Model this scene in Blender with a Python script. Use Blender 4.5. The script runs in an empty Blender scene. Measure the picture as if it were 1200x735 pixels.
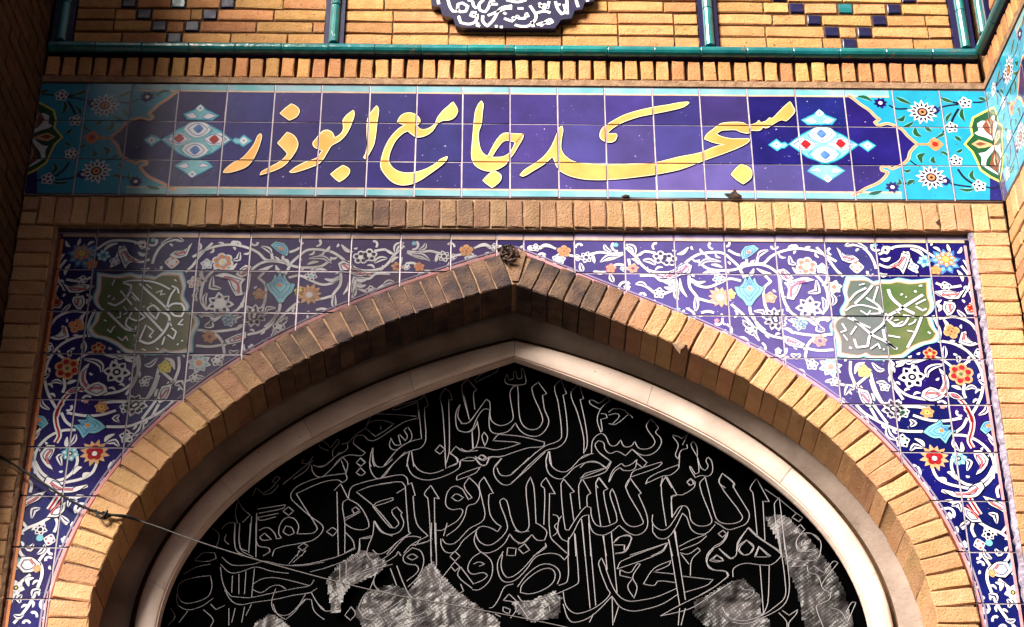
import bpy, bmesh, math, random
import numpy as np
from mathutils import Vector, Matrix, geometry
random.seed(7)
R = math.radians
scene = bpy.context.scene
col = scene.collection

# ------------------------------------------------------------------ camera
FPX, PITCH, YAW, ROLL = 2315.0, 0.564167, 0.0160779, -0.0019413
CAM = Vector((-0.117, -6.45, 1.6))
_cp, _sp, _cy, _sy, _cr, _sr = math.cos(PITCH), math.sin(PITCH), math.cos(YAW), math.sin(YAW), math.cos(ROLL), math.sin(ROLL)
FW = Vector((_sy*_cp, _cy*_cp, _sp)); RT0 = Vector((_cy, -_sy, 0)); UP0 = RT0.cross(FW)
RT = RT0*_cr + UP0*_sr; UP = UP0*_cr - RT0*_sr
cam = bpy.data.cameras.new('camera'); cam.sensor_width = 36; cam.lens = FPX/1200*36; cam.clip_start = .05; cam.clip_end = 2000
co = bpy.data.objects.new('camera', cam); col.objects.link(co)
m = Matrix((RT, UP, -FW)).transposed().to_4x4(); m.translation = CAM; co.matrix_world = m
scene.camera = co

def W(px, py, y=0.0):
    """point of the photograph carried onto the real wall plane at depth y -> (x, z)"""
    d = FW + RT*((px-600)/FPX) - UP*((py-367.5)/FPX)
    t = (y-CAM.y)/d.y
    return (CAM.x+d.x*t, CAM.z+d.z*t)

# ------------------------------------------------------------------ light
SUN_EL, SUN_AZ = 37, 217          # degrees, azimuth clockwise from +Y: the light comes over the left shoulder
scene.world = bpy.data.worlds.new('World'); scene.world.use_nodes = True
nt = scene.world.node_tree; nt.nodes.clear()
sk = nt.nodes.new('ShaderNodeTexSky'); sk.sky_type = 'NISHITA'; sk.sun_disc = False
sk.dust_density = 4; sk.ozone_density = 0.3; sk.sun_elevation = R(SUN_EL); sk.sun_rotation = R(SUN_AZ)
bg = nt.nodes.new('ShaderNodeBackground'); bg.inputs[1].default_value = 0.05
wo = nt.nodes.new('ShaderNodeOutputWorld')
nt.links.new(sk.outputs[0], bg.inputs[0]); nt.links.new(bg.outputs[0], wo.inputs[0])
sl = bpy.data.lights.new('sun', 'SUN'); sl.energy = 5.0; sl.angle = R(26); sl.color = (1, .91, .80)
so = bpy.data.objects.new('sun', sl); col.objects.link(so)
sd = Vector((math.sin(R(SUN_AZ))*math.cos(R(SUN_EL)), math.cos(R(SUN_AZ))*math.cos(R(SUN_EL)), math.sin(R(SUN_EL))))
so.rotation_euler = sd.to_track_quat('Z', 'Y').to_euler(); so.location = sd*20
vs = scene.view_settings; vs.view_transform = 'Standard'; vs.look = 'None'; vs.gamma = 1; vs.exposure = 1.55
scene.cycles.max_bounces = 5

# ------------------------------------------------------------------ materials
def mat(name, c, rough=.6, spec=.5, coat=0, noise=None, bump=0, bscale=60, rnd=0, soot=False, metal=0, c2=None, spots=None):
    """c base colour; noise=(scale, amount) mottles it; rnd varies each piece; soot reads the piece's own darkening (soot) and painted sky sheen (bloom)"""
    M = bpy.data.materials.new(name); M.use_nodes = True
    n, l = M.node_tree.nodes, M.node_tree.links
    b = n['Principled BSDF']; b.inputs['Roughness'].default_value = rough; b.inputs['Specular IOR Level'].default_value = spec
    b.inputs['Coat Weight'].default_value = coat; b.inputs['Coat Roughness'].default_value = .08; b.inputs['Metallic'].default_value = metal
    tc = n.new('ShaderNodeTexCoord'); oi = n.new('ShaderNodeObjectInfo')
    ofs = n.new('ShaderNodeVectorMath'); ofs.operation = 'MULTIPLY_ADD'
    cm = n.new('ShaderNodeCombineXYZ')
    for k in range(3): l.new(oi.outputs['Random'], cm.inputs[k])
    l.new(cm.outputs[0], ofs.inputs[0]); ofs.inputs[1].default_value = (37, 91, 53); l.new(tc.outputs['Object'], ofs.inputs[2])
    def mix(kind, fac, a, bb):
        x = n.new('ShaderNodeMix'); x.data_type = 'RGBA'; x.blend_type = kind
        for s, v in ((x.inputs[0], fac), (x.inputs[6], a), (x.inputs[7], bb)):
            if hasattr(v, 'is_output'): l.new(v, s)
            else: s.default_value = v
        return x.outputs[2]
    def mth(op, a, bb=0.0):
        x = n.new('ShaderNodeMath'); x.operation = op
        for s, v in ((x.inputs[0], a), (x.inputs[1], bb)):
            if hasattr(v, 'is_output'): l.new(v, s)
            else: s.default_value = v
        return x.outputs[0]
    cur = (*c, 1)
    nz = n.new('ShaderNodeTexNoise'); nz.inputs['Scale'].default_value = noise[0] if noise else 14; nz.inputs['Detail'].default_value = 5
    l.new(ofs.outputs[0], nz.inputs['Vector'])
    if noise:
        r = n.new('ShaderNodeMapRange'); r.inputs[1].default_value = .35; r.inputs[2].default_value = .68; l.new(nz.outputs[0], r.inputs[0])
        other = c2 or tuple(v*.55 for v in c)
        cur = mix('MIX', mth('MULTIPLY', r.outputs[0], noise[1]), cur, (*other, 1))
    if rnd:
        hs = n.new('ShaderNodeHueSaturation')
        l.new(mth('MULTIPLY_ADD', oi.outputs['Random'], 2*rnd), hs.inputs['Value']); hs.inputs['Value'].links[0].from_node.inputs[2].default_value = 1-rnd
        w2 = n.new('ShaderNodeTexWhiteNoise'); w2.noise_dimensions = '1D'; l.new(oi.outputs['Random'], w2.inputs['W'])
        h2 = n.new('ShaderNodeMath'); h2.operation = 'MULTIPLY_ADD'; l.new(w2.outputs[0], h2.inputs[0]); h2.inputs[1].default_value = .03*rnd*4; h2.inputs[2].default_value = .5-.015*rnd*4
        l.new(h2.outputs[0], hs.inputs['Hue'])
        if hasattr(cur, 'is_output'): l.new(cur, hs.inputs['Color'])
        else: hs.inputs['Color'].default_value = cur
        cur = hs.outputs[0]
    if spots:      # small pits / droppings: (scale, threshold, colour)
        v = n.new('ShaderNodeTexNoise'); v.inputs['Scale'].default_value = spots[0]; v.inputs['Detail'].default_value = 2; l.new(ofs.outputs[0], v.inputs['Vector'])
        r = n.new('ShaderNodeMapRange'); r.inputs[1].default_value = spots[1]; r.inputs[2].default_value = spots[1]+.03; l.new(v.outputs[0], r.inputs[0])
        cur = mix('MIX', r.outputs[0], cur, (*spots[2], 1))
    if soot:
        n2 = n.new('ShaderNodeTexNoise'); n2.inputs['Scale'].default_value = 9; n2.inputs['Detail'].default_value = 6; l.new(ofs.outputs[0], n2.inputs['Vector'])
        r2 = n.new('ShaderNodeMapRange'); r2.inputs[1].default_value = .3; r2.inputs[2].default_value = .7; r2.inputs[3].default_value = .82; r2.inputs[4].default_value = 1.08; l.new(n2.outputs[0], r2.inputs[0])
        a = n.new('ShaderNodeAttribute'); a.attribute_type = 'OBJECT'; a.attribute_name = 'bloom'  # bloom: amount of painted sky sheen
        cur = mix('LIGHTEN', mth('MULTIPLY', a.outputs['Fac'], r2.outputs[0]), cur, (.24, .19, .50, 1))  # lilac sky reflection painted into the glaze colour
        a = n.new('ShaderNodeAttribute'); a.attribute_type = 'OBJECT'; a.attribute_name = 'soot'  # soot: amount of darkening
        cur = mix('MIX', mth('MULTIPLY', a.outputs['Fac'], r2.outputs[0]), cur, (.034, .024, .028, 1))  # mixes towards near-black by the piece's own amount
    if hasattr(cur, 'is_output'): l.new(cur, b.inputs['Base Color'])
    else: b.inputs['Base Color'].default_value = cur
    if bump:
        nb = n.new('ShaderNodeTexNoise'); nb.inputs['Scale'].default_value = bscale; nb.inputs['Detail'].default_value = 6; nb.inputs['Roughness'].default_value = .65
        l.new(ofs.outputs[0], nb.inputs['Vector'])
        bu = n.new('ShaderNodeBump'); bu.inputs['Strength'].default_value = bump; bu.inputs['Distance'].default_value = .01
        l.new(nb.outputs[0], bu.inputs['Height']); l.new(bu.outputs[0], b.inputs['Normal'])
        if coat: l.new(bu.outputs[0], b.inputs['Coat Normal'])
        if rough > .5:
            rr = n.new('ShaderNodeMapRange'); rr.inputs[3].default_value = rough-.12; rr.inputs[4].default_value = min(1, rough+.12)
            l.new(nb.outputs[0], rr.inputs[0]); l.new(rr.outputs[0], b.inputs['Roughness'])
    return M

brickM = mat('buff_brick', (.53, .275, .115), .85, .25, noise=(22, .55), c2=(.38, .165, .055), bump=.9, bscale=110, rnd=.22, soot=True, spots=(75, .68, (.16, .09, .05)))
brick2M = mat('pale_buff_brick', (.58, .335, .175), .85, .25, noise=(18, .5), c2=(.43, .215, .085), bump=.85, bscale=110, rnd=.2, soot=True, spots=(80, .7, (.2, .12, .06)))
shadebrickM = mat('shaded_side_brick', (.075, .042, .024), .85, .2, noise=(20, .6), bump=.6, bscale=90, rnd=.25)  # left wall's shade painted in as a darker brick colour
mortarM = mat('sandy_mortar', (.34, .22, .14), .95, .1, noise=(30, .7), c2=(.16, .09, .055), bump=.9, bscale=120)
def brickwork(name, c1, c2, mo):
    M = mat(name, c1, .85, .2, bump=.6, bscale=90); n, l = M.node_tree.nodes, M.node_tree.links
    tc = n.new('ShaderNodeTexCoord'); sx = n.new('ShaderNodeSeparateXYZ'); cb = n.new('ShaderNodeCombineXYZ'); ad = n.new('ShaderNodeMath'); ad.operation = 'ADD'
    l.new(tc.outputs['Object'], sx.inputs[0]); l.new(sx.outputs[0], ad.inputs[0]); l.new(sx.outputs[1], ad.inputs[1]); l.new(ad.outputs[0], cb.inputs[0]); l.new(sx.outputs[2], cb.inputs[1])
    b = n.new('ShaderNodeTexBrick'); b.inputs['Scale'].default_value = 1; b.inputs['Brick Width'].default_value = .21; b.inputs['Row Height'].default_value = .0655; b.inputs['Mortar Size'].default_value = .005
    b.inputs['Color1'].default_value = (*c1, 1); b.inputs['Color2'].default_value = (*c2, 1); b.inputs['Mortar'].default_value = (*mo, 1); l.new(cb.outputs[0], b.inputs['Vector']); l.new(b.outputs['Color'], n['Principled BSDF'].inputs['Base Color'])
    return M
wallfaceM = brickwork('far_brickwork', (.50, .27, .12), (.38, .19, .08), (.20, .13, .08))
darkmortM = mat('dark_mortar', (.14, .075, .04), .95, .1, noise=(35, .6), bump=.9, bscale=120)
groutM = mat('pale_grout', (.46, .41, .44), .9, .15, noise=(25, .6), c2=(.28, .24, .30), bump=.5)
plasterM = mat('lilac_plaster', (.42, .38, .50), .9, .1, noise=(40, .8), c2=(.12, .09, .12), bump=1, bscale=70)
G = {}
def glaze(name, c, rough=.22, coat=.18, noise=(16, .25), bump=.06, bscale=18, c2=None, spots=None, rnd=.05):
    G[name] = mat('glaze_'+name, c, rough, .22, coat, noise=noise, bump=bump, bscale=bscale, soot=True, c2=c2, spots=spots, rnd=rnd)
glaze('navy', (.006, .004, .075), c2=(.012, .008, .14), noise=(9, .7), spots=(95, .74, (.45, .42, .6)), rnd=.2)
glaze('darkline', (.004, .003, .02))
glaze('white', (.68, .68, .73), noise=(50, .25), c2=(.45, .45, .55))
glaze('gold', (.64, .25, .065), noise=(5, .9), c2=(.74, .40, .13), spots=(60, .71, (.30, .16, .10)))
glaze('pale', (.78, .66, .48))
glaze('cream', (.58, .40, .28), noise=(30, .5))
glaze('teal', (.010, .23, .38), noise=(10, .7), c2=(.015, .33, .46), spots=(60, .7, (.03, .12, .18)))
glaze('cyan', (.14, .42, .52), noise=(30, .5), c2=(.30, .58, .62))
glaze('aqua', (.10, .32, .36), noise=(8, .8), c2=(.30, .42, .50))
glaze('green', (.008, .07, .025))
glaze('olive', (.05, .11, .03), noise=(5, .9), c2=(.15, .16, .08))
glaze('olivedark', (.02, .035, .015))
glaze('yellow', (.75, .68, .12))
glaze('red', (.34, .015, .02), noise=(40, .5))
glaze('pink', (.55, .22, .24), noise=(40, .5), c2=(.6, .4, .42))
glaze('orange', (.60, .19, .06), noise=(40, .5), c2=(.65, .34, .15))
glaze('peach', (.62, .36, .18), noise=(40, .5))
glaze('brown', (.20, .06, .03))
glaze('duskline', (.085, .072, .12), noise=(12, .6))
glaze('blue', (.04, .12, .40), noise=(30, .6), c2=(.12, .28, .5))
glaze('lilac', (.20, .17, .28), noise=(12, .7), c2=(.30, .25, .33))
tealM = mat('teal_glazed_moulding', (.005, .115, .125), .2, .4, .5, noise=(12, .7), c2=(.015, .19, .20), bump=.3, bscale=30, rnd=.25, spots=(28, .66, (.10, .12, .11)))
navyM = mat('navy_glazed_insert', (.008, .008, .05), .35, .25, .1, noise=(14, .5), bump=.1, rnd=.1)
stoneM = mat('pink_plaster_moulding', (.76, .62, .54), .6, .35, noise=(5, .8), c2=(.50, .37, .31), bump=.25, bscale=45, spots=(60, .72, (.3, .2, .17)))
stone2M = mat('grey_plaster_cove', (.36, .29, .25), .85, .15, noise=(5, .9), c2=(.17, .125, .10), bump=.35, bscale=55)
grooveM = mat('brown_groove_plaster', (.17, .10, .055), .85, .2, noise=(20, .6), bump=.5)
blackM = mat('black_tympanum_board', (.0010, .0010, .0011), .9, .0, noise=(10, .5), bump=.2)
wireM = mat('pale_letter_rim', (.23, .22, .23), .45, .4, noise=(35, .7), c2=(.25, .24, .27), bump=.2)
sheetM = mat('crumpled_grey_sheet', (.075, .066, .07), .45, .4, noise=(7, 1.0), c2=(.003, .003, .003), bump=1.0, bscale=70)
plaqueM = mat('dark_plaque_glaze', (.015, .012, .045), .25, .5, .4, noise=(12, .5), bump=.05)
whiteM = mat('white_lettering', (.82, .82, .84), .4, .4)
_n, _l = sheetM.node_tree.nodes, sheetM.node_tree.links
_tc = _n.new('ShaderNodeTexCoord')
_h = []
for ang in (.6, 2.2):
    mp = _n.new('ShaderNodeMapping'); mp.inputs['Rotation'].default_value = (0, ang, 0); _l.new(_tc.outputs['Object'], mp.inputs[0])
    wv = _n.new('ShaderNodeTexWave'); wv.inputs['Scale'].default_value = 26; wv.inputs['Distortion'].default_value = 3; wv.inputs['Detail Scale'].default_value = 3; _l.new(mp.outputs[0], wv.inputs[0]); _h.append(wv)
_m = _n.new('ShaderNodeMath'); _m.operation = 'ADD'; _l.new(_h[0].outputs['Fac'], _m.inputs[0]); _l.new(_h[1].outputs['Fac'], _m.inputs[1])
_b = [q for q in _n if q.type == 'BUMP'][0]; _b2 = _n.new('ShaderNodeBump'); _b2.inputs['Strength'].default_value = .14; _b2.inputs['Distance'].default_value = .006
_l.new(_m.outputs[0], _b2.inputs['Height']); _l.new(_b.outputs[0], _b2.inputs['Normal']); _l.new(_b2.outputs[0], _n['Principled BSDF'].inputs['Normal']); _b.inputs['Strength'].default_value = .12
cableM = mat('black_rubber_cable', (.012, .010, .010), .6, .3, bump=.3)
cable2M = mat('dusty_grey_wire', (.13, .12, .12), .6, .3, bump=.3)
nestM = mat('rusty_black_iron', (.02, .014, .012), .8, .3, noise=(40, .6), c2=(.08, .03, .015), bump=.8)
groundM = mat('asphalt_ground', (.045, .042, .04), .85, .3, noise=(3, .5), bump=.4, bscale=20)

# ------------------------------------------------------------------ object helpers
def link(o, parent=None):
    col.objects.link(o)
    if parent: o.parent = parent
    return o
def thing(name, label, cat, loc=(0, 0, 0), rz=0, group=None):
    o = link(bpy.data.objects.new(name, None)); o.empty_display_size = .1
    o.location = loc; o.rotation_euler.z = rz; o['label'] = label; o['category'] = cat
    if group: o['group'] = group
    return o
def tag(o, label, cat, group=None):
    o['label'] = label; o['category'] = cat
    if group: o['group'] = group
    return o
def meshdata(name, V, F, mats, mi=None, smooth=False):
    me = bpy.data.meshes.new(name); me.from_pydata([tuple(v) for v in V], [], F)
    for q in (mats if isinstance(mats, (list, tuple)) else [mats]): me.materials.append(q)
    if mi: me.polygons.foreach_set('material_index', mi)
    if smooth: me.polygons.foreach_set('use_smooth', [True]*len(F))
    me.update(); return me
def part(name, V, F, mats, parent=None, mi=None, smooth=False, loc=(0, 0, 0)):
    o = bpy.data.objects.new(name, meshdata(name, V, F, mats, mi, smooth)); o.location = loc
    return link(o, parent)
def box(V, F, x0, x1, y0, y1, z0, z1):
    k = len(V)
    V += [(x0, y0, z0), (x1, y0, z0), (x1, y1, z0), (x0, y1, z0), (x0, y0, z1), (x1, y0, z1), (x1, y1, z1), (x0, y1, z1)]
    F += [(k, k+3, k+2, k+1), (k+4, k+5, k+6, k+7), (k, k+1, k+5, k+4), (k+1, k+2, k+6, k+5), (k+2, k+3, k+7, k+6), (k+3, k, k+4, k+7)]
def brick_mesh(w, h, d, M, c=.004, j=.0022, name='brick'):
    """brick w wide, h high, centred, front face at y=0 going back to d, worn arrises"""
    V = []
    for (y, s) in ((0, c), (c, 0), (d, 0)):
        for sx, sz in ((-1, -1), (0, -1), (1, -1), (1, 0), (1, 1), (0, 1), (-1, 1), (-1, 0)):
            q = random.uniform
            V.append((sx*(w/2-s)+q(-j, j)*(y < d), y+q(-j, j)*.6*(y < d), sz*(h/2-s)+q(-j, j)*(y < d)))
    F = [tuple(range(8))]
    for r in (0, 8):
        for k in range(8): F.append((r+k, r+8+k, r+8+(k+1) % 8, r+(k+1) % 8))
    F = [tuple(reversed(F[0]))]+[tuple(reversed(f)) for f in F[1:]]
    V = V; me = meshdata(name, V, [tuple(reversed(f)) for f in F], M); return me
def place(me, parent, x, y, z, ry=0, name='brick', rx=0, rz=0, **attr):
    o = bpy.data.objects.new(name, me); o.location = (x, y, z); o.rotation_euler = (rx, ry, rz)
    for k, v in attr.items(): o[k] = float(v)
    return link(o, parent)
def smoothline(P, seg=4, corner=50):
    P = [Vector(p) for p in P]
    if len(P) < 3: return P
    closed = (P[0]-P[-1]).length < 1e-6
    n = len(P); out = []
    def ang(i):
        a, b = P[i]-P[i-1], P[(i+1) % n]-P[i]
        if a.length < 1e-9 or b.length < 1e-9: return 0
        return math.degrees(a.angle(b))
    tang = []
    for i in range(n):
        if i == 0 or i == n-1:
            if closed:
                a = P[-1]-P[-2]; b = P[1]-P[0]
                tang.append((b+a)*.5 if math.degrees(a.angle(b)) < corner else None)
            else: tang.append(None)
        else: tang.append((P[i+1]-P[i-1])*.5 if ang(i) < corner else None)
    for i in range(n-1):
        a, b = P[i], P[i+1]; L = (b-a)
        ta = tang[i] if tang[i] is not None else L
        tb = tang[i+1] if tang[i+1] is not None else L
        if ta.length: ta = ta.normalized()*L.length
        if tb.length: tb = tb.normalized()*L.length
        for s in range(seg):
            t = s/seg; h00 = 2*t**3-3*t*t+1; h10 = t**3-2*t*t+t; h01 = -2*t**3+3*t*t; h11 = t**3-t*t
            out.append(a*h00+ta*h10+b*h01+tb*h11)
    out.append(P[-1]); return out
def tube(P, r, n=5, r1=None, closed=False):
    """swept tube along 3-D points"""
    P = [Vector(p) for p in P]; V, F = [], []
    for i, p in enumerate(P):
        a = P[max(0, i-1)]; b = P[min(len(P)-1, i+1)]; t = (b-a)
        t = t.normalized() if t.length > 1e-9 else Vector((1, 0, 0))
        u = t.cross(Vector((0, 1, 0)))
        u = u.normalized() if u.length > 1e-4 else Vector((1, 0, 0))
        v = t.cross(u); rr = r if r1 is None else r+(r1-r)*i/(len(P)-1)
        for k in range(n):
            a_ = 2*math.pi*k/n; V.append(p+u*math.cos(a_)*rr+v*math.sin(a_)*rr)
    for i in range(len(P)-1):
        for k in range(n): F.append((i*n+k, i*n+(k+1) % n, (i+1)*n+(k+1) % n, (i+1)*n+k))
    F.append(tuple(range(n))); F.append(tuple(reversed(range(len(V)-n, len(V)))))
    return V, F
# ------------------------------------------------------------------ ink: flat glaze colours laid on tiles, cut tile by tile
def clip(poly, a, b):
    """keep the part of poly left of the line a->b"""
    out = []; n = len(poly)
    for i in range(n):
        p, q = poly[i], poly[(i+1) % n]
        sp = (b[0]-a[0])*(p[1]-a[1])-(b[1]-a[1])*(p[0]-a[0]); sq = (b[0]-a[0])*(q[1]-a[1])-(b[1]-a[1])*(q[0]-a[0])
        if sp >= 0: out.append(p)
        if (sp > 0) != (sq > 0) and sp != sq:
            t = sp/(sp-sq); out.append((p[0]+(q[0]-p[0])*t, p[1]+(q[1]-p[1])*t))
    return out
def area(p): return .5*sum(p[i][0]*p[(i+1) % len(p)][1]-p[(i+1) % len(p)][0]*p[i][1] for i in range(len(p)))
class Ink:
    def __init__(s, conv=lambda x, y: (x, y)): s.L = []; s.conv = conv
    def conv_all(s, P): return [s.conv(*p) for p in P]
    def tri(s, P, layer, m):
        if abs(area(P)) > 1e-9: s.L.append((P if area(P) > 0 else P[::-1], layer, m))
    def fill(s, P, layer, m, raw=False, sm=True):
        P = P if raw else s.conv_all(P)
        if sm: P = [(q.x, q.y) for q in smoothline([(*p, 0) for p in P+[P[0]]], 3, 45)][:-1]
        for t in geometry.tessellate_polygon([[Vector((*p, 0)) for p in P]]):
            s.tri([P[i] for i in t], layer, m)
    def line(s, P, w, layer, m, raw=False, sm=True, w1=None, closed=False, taper=False):
        """ribbon of width w (metres)"""
        P = P if raw else s.conv_all(P)
        if closed: P = P+[P[0]]
        Q = smoothline([(*p, 0) for p in P], 4, 60) if sm else [Vector((*p, 0)) for p in P]
        Q = [q for i, q in enumerate(Q) if i == 0 or (q-Q[i-1]).length > 1e-5]
        if len(Q) < 2: return
        Ls = []; n = len(Q)
        for i, q in enumerate(Q):
            a = Q[i-1] if i else (Q[-2] if closed else Q[0]); b = Q[i+1] if i < n-1 else (Q[1] if closed else Q[-1])
            t = (b-a); t = t.normalized() if t.length > 1e-9 else Vector((1, 0, 0))
            f = i/(n-1); ww = w if w1 is None else w+(w1-w)*f
            if taper: ww = w*(.25+.75*math.sin(math.pi*min(1, max(0, f))))
            nn = Vector((-t.y, t.x, 0))*ww/2; Ls.append(((q.x+nn.x, q.y+nn.y), (q.x-nn.x, q.y-nn.y)))
        for i in range(n-1):
            a, b = Ls[i]; c, d = Ls[i+1]
            s.tri([a, b, d], layer, m); s.tri([a, d, c], layer, m)
    def disc(s, c, r, layer, m, raw=False, ry=None, rot=0, n=10):
        c = c if raw else s.conv(*c); ry = ry or r
        P = []
        for k in range(n):
            a = 2*math.pi*k/n; x, y = r*math.cos(a), ry*math.sin(a)
            P.append((c[0]+x*math.cos(rot)-y*math.sin(rot), c[1]+x*math.sin(rot)+y*math.cos(rot)))
        s.tri(P, layer, m)
    def mapped(s, f):
        return [((lambda q: q if area(q) > 0 else q[::-1])([f(*p) for p in P]), l, m) for P, l, m in s.L]

INKH = .00022
def make_tile(parent, poly, ink, base, thick=.012, ygap=0, name='tile', bloom=0, soot=0, bbox=None, tilt=.010):  # bloom: painted sky sheen, soot: darkening
    """poly: convex outline in panel coordinates; ink: list of (poly, layer, mat)"""
    if len(poly) < 3 or area(poly) < 2e-5: return None
    cx = sum(p[0] for p in poly)/len(poly); cz = sum(p[1] for p in poly)/len(poly)
    x0, x1 = min(p[0] for p in poly), max(p[0] for p in poly); z0, z1 = min(p[1] for p in poly), max(p[1] for p in poly)
    mats = [base]; idx = {base: 0}; V, F, MI = [], [], []
    n = len(poly); c = .0012
    cen = Vector((cx, cz))
    inn = []
    for p in poly:
        d = Vector(p)-cen; L = d.length
        inn.append((p[0]-d.x/L*c*1.4, p[1]-d.y/L*c*1.4) if L > 1e-6 else p)
    for (pts, y) in ((inn, 0), (poly, c), (poly, thick)):
        V += [(p[0]-cx, y, p[1]-cz) for p in pts]
    F.append(tuple(range(n))); MI.append(0)
    for r in (0, n):
        for k in range(n): F.append((r+k, r+n+k, r+n+(k+1) % n, r+(k+1) % n)); MI.append(0)
    for (P, layer, mm) in ink:
        if max(p[0] for p in P) < x0 or min(p[0] for p in P) > x1 or max(p[1] for p in P) < z0 or min(p[1] for p in P) > z1: continue
        Q = P
        for i in range(n):
            Q = clip(Q, inn[i], inn[(i+1) % n])
            if len(Q) < 3: break
        if len(Q) < 3 or area(Q) < 1e-8: continue
        k = len(V)
        if mm not in idx: idx[mm] = len(mats); mats.append(mm)
        V += [(p[0]-cx, -INKH*layer, p[1]-cz) for p in Q]; F.append(tuple(range(k, k+len(Q)))); MI.append(idx[mm])
    o = part(name, V, F, mats, parent, MI, loc=(cx, ygap, cz))
    o.rotation_euler = (random.gauss(0, tilt*.6), 0, random.gauss(0, tilt*.6)) if tilt else (0, 0, 0)
    o['bloom'] = float(bloom); o['soot'] = float(soot)  # painted sky sheen and darkening of this tile
    return o

# reading of the traced drawings: crop origin and scale of each working enlargement of the photograph
CROP = {'L1': (250, 105, 6), 'L2': (430, 105, 6), 'L3': (600, 105, 6), 'L4': (770, 105, 6), 'M': (880, 115, 6), 'R': (1000, 100, 6), 'P': (500, 0, 6),
        'A': (600, 265, 6), 'B': (780, 265, 6), 'C': (960, 265, 6), 'D': (860, 370, 6), 'E': (1000, 370, 6), 'F': (1000, 480, 6), 'G': (1040, 590, 5.069),
        'TL': (100, 300, 6.021), 'TR': (965, 310, 6.021),
        'K1': (360, 425, 6), 'K2': (540, 425, 6), 'K3': (680, 450, 6), 'K4': (260, 530, 6), 'K5': (420, 530, 6), 'K6': (600, 530, 6), 'K7': (760, 530, 6),
        'K8': (180, 613, 6), 'K9': (340, 613, 6), 'K10': (500, 613, 6), 'K11': (660, 613, 6), 'K12': (820, 613, 6)}
def T(c, s):
    ox, oy, k = CROP[c]
    v = [float(t) for t in s.replace(',', ' ').split()]
    return [(ox+v[i]/k, oy+v[i+1]/k) for i in range(0, len(v), 2)]
# ------------------------------------------------------------------ setting
V, F = [], []
box(V, F, -60, 60, -80, 60, -.3, 0)
g = part('ground', V, F, groundM); g['kind'] = 'structure'

# ------------------------------------------------------------------ main dimensions (metres)
HX = 1.967                       # half width of the recessed bay
Z_FR0, Z_FR1 = 6.958, 7.020      # turquoise rail
Z_B1T, Z_B1B = 6.946, 6.838      # upper soldier course
Z_ST, Z_SB = 6.800, 6.234        # name panel
Z_B2T, Z_B2B = 6.224, 6.085      # lower soldier course
SPX, SPD = 1.822, .030           # spandrel panel half width and recess
ZSP = 6.085
Z_BOT = 3.2                      # everything below is out of view
SPLAY = 4.2
Z_SPR = 5.93                     # side walls made deeper above this height to shade the top left
RTW = dict(loc=(HX, 0, 0), rz=R(-90+SPLAY)); LTW = dict(loc=(-HX, 0, 0), rz=R(90-SPLAY))

# ------------------------------------------------------------------ arch lines
ZC = 3.75
def arch_fit(s, d):
    P = [W(*map(float, q.split(',')), d) for q in s.split()]
    out = {}
    for side in (-1, 1):
        pl = [p for p in P if p[0]*side > 0 or abs(p[0]) < .05]
        allp = pl if len([p for p in pl]) > 7 and d == 0 else P
        th = np.array([math.atan2(p[1]-ZC, abs(p[0])) for p in allp]); r = np.array([math.hypot(p[0], p[1]-ZC) for p in allp])
        out[side] = np.polyfit(th, r, 4)
    ap = (np.polyval(out[-1], math.pi/2)+np.polyval(out[1], math.pi/2))/2
    def f(side, deg):
        t = R(deg); r = np.polyval(out[side], t)
        r += (ap-np.polyval(out[side], math.pi/2))*max(0, (deg-75)/15)
        return (side*r*math.cos(t), ZC+r*math.sin(t))
    return f
vo_f = arch_fit('592,297 525,319 470,336 435,349 387,365 291,418 222,469 155,526 135,551 120,576 100,606 86,636 72,671 61,701 56,735 595,297 652,316 700,334 750,354 780,364 807,371 875,405 900,420 935,443 985,475 1025,508 1062,550 1090,586 1115,631 1132,671 1145,721', 0)
vi_f = arch_fit('594,334 535,349 482,368 431,388 396,402 359,419 303,452 275,470 235,500 182,551 150,598 130,636 115,666 105,706 100,735 600,334 675,356 715,368 735,375 790,398 840,423 897,455 932,480 970,510 1010,549 1050,601 1075,646 1090,686 1100,726', 0)
ro_f = arch_fit('650,383 762,424 825,450 897,490 975,552 1020,593 1055,643 1075,686 1087,731 217,556 175,603 150,646 130,693 120,731', .205)
gr_f = arch_fit('592,403 557,408 455,445 375,485 303,530 235,591 200,633 172,678 160,731 705,428 775,455 850,490 900,518 932,551 982,596 1012,638 1037,691 1050,735', .25)
ri_f = arch_fit('590,424 517,453 440,483 400,504 315,551 299,567 250,613 220,648 200,686 189,726 600,427 660,445 720,467 795,500 850,530 882,551 915,576 950,611 980,651 1005,696 1017,735', .26)
THMIN = 24
def arch_line(f, n=46):
    """left foot -> apex -> right foot, with plumb jambs below"""
    L = []
    for side in (-1, 1):
        S = [f(side, THMIN+(90-THMIN)*i/n) for i in range(n+1)]
        foot = S[0]; S = [(foot[0], Z_BOT), (foot[0], (Z_BOT+foot[1])/2)]+S
        if side > 0: S = S[::-1][1:]
        else: S[-1] = (0.0*S[-1][0], S[-1][1])
        L += S
    return L
VO, VI, RO, GRL, RI = (arch_line(f) for f in (vo_f, vi_f, ro_f, gr_f, ri_f))
def lerp(a, b, t): return [(p[0]+(q[0]-p[0])*t, p[1]+(q[1]-p[1])*t) for p, q in zip(a, b)]
def sweep(rows, name, M, parent, smooth=True, caps=False):
    """rows: list of (line, y); joins them into a moulding surface"""
    V, F = [], []; n = len(rows[0][0])
    for L, y in rows: V += [(p[0], y, p[1]) for p in L]
    for r in range(len(rows)-1):
        for i in range(n-1): F.append((r*n+i, r*n+i+1, (r+1)*n+i+1, (r+1)*n+i))
    return part(name, V, F, M, parent, smooth=smooth)

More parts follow.
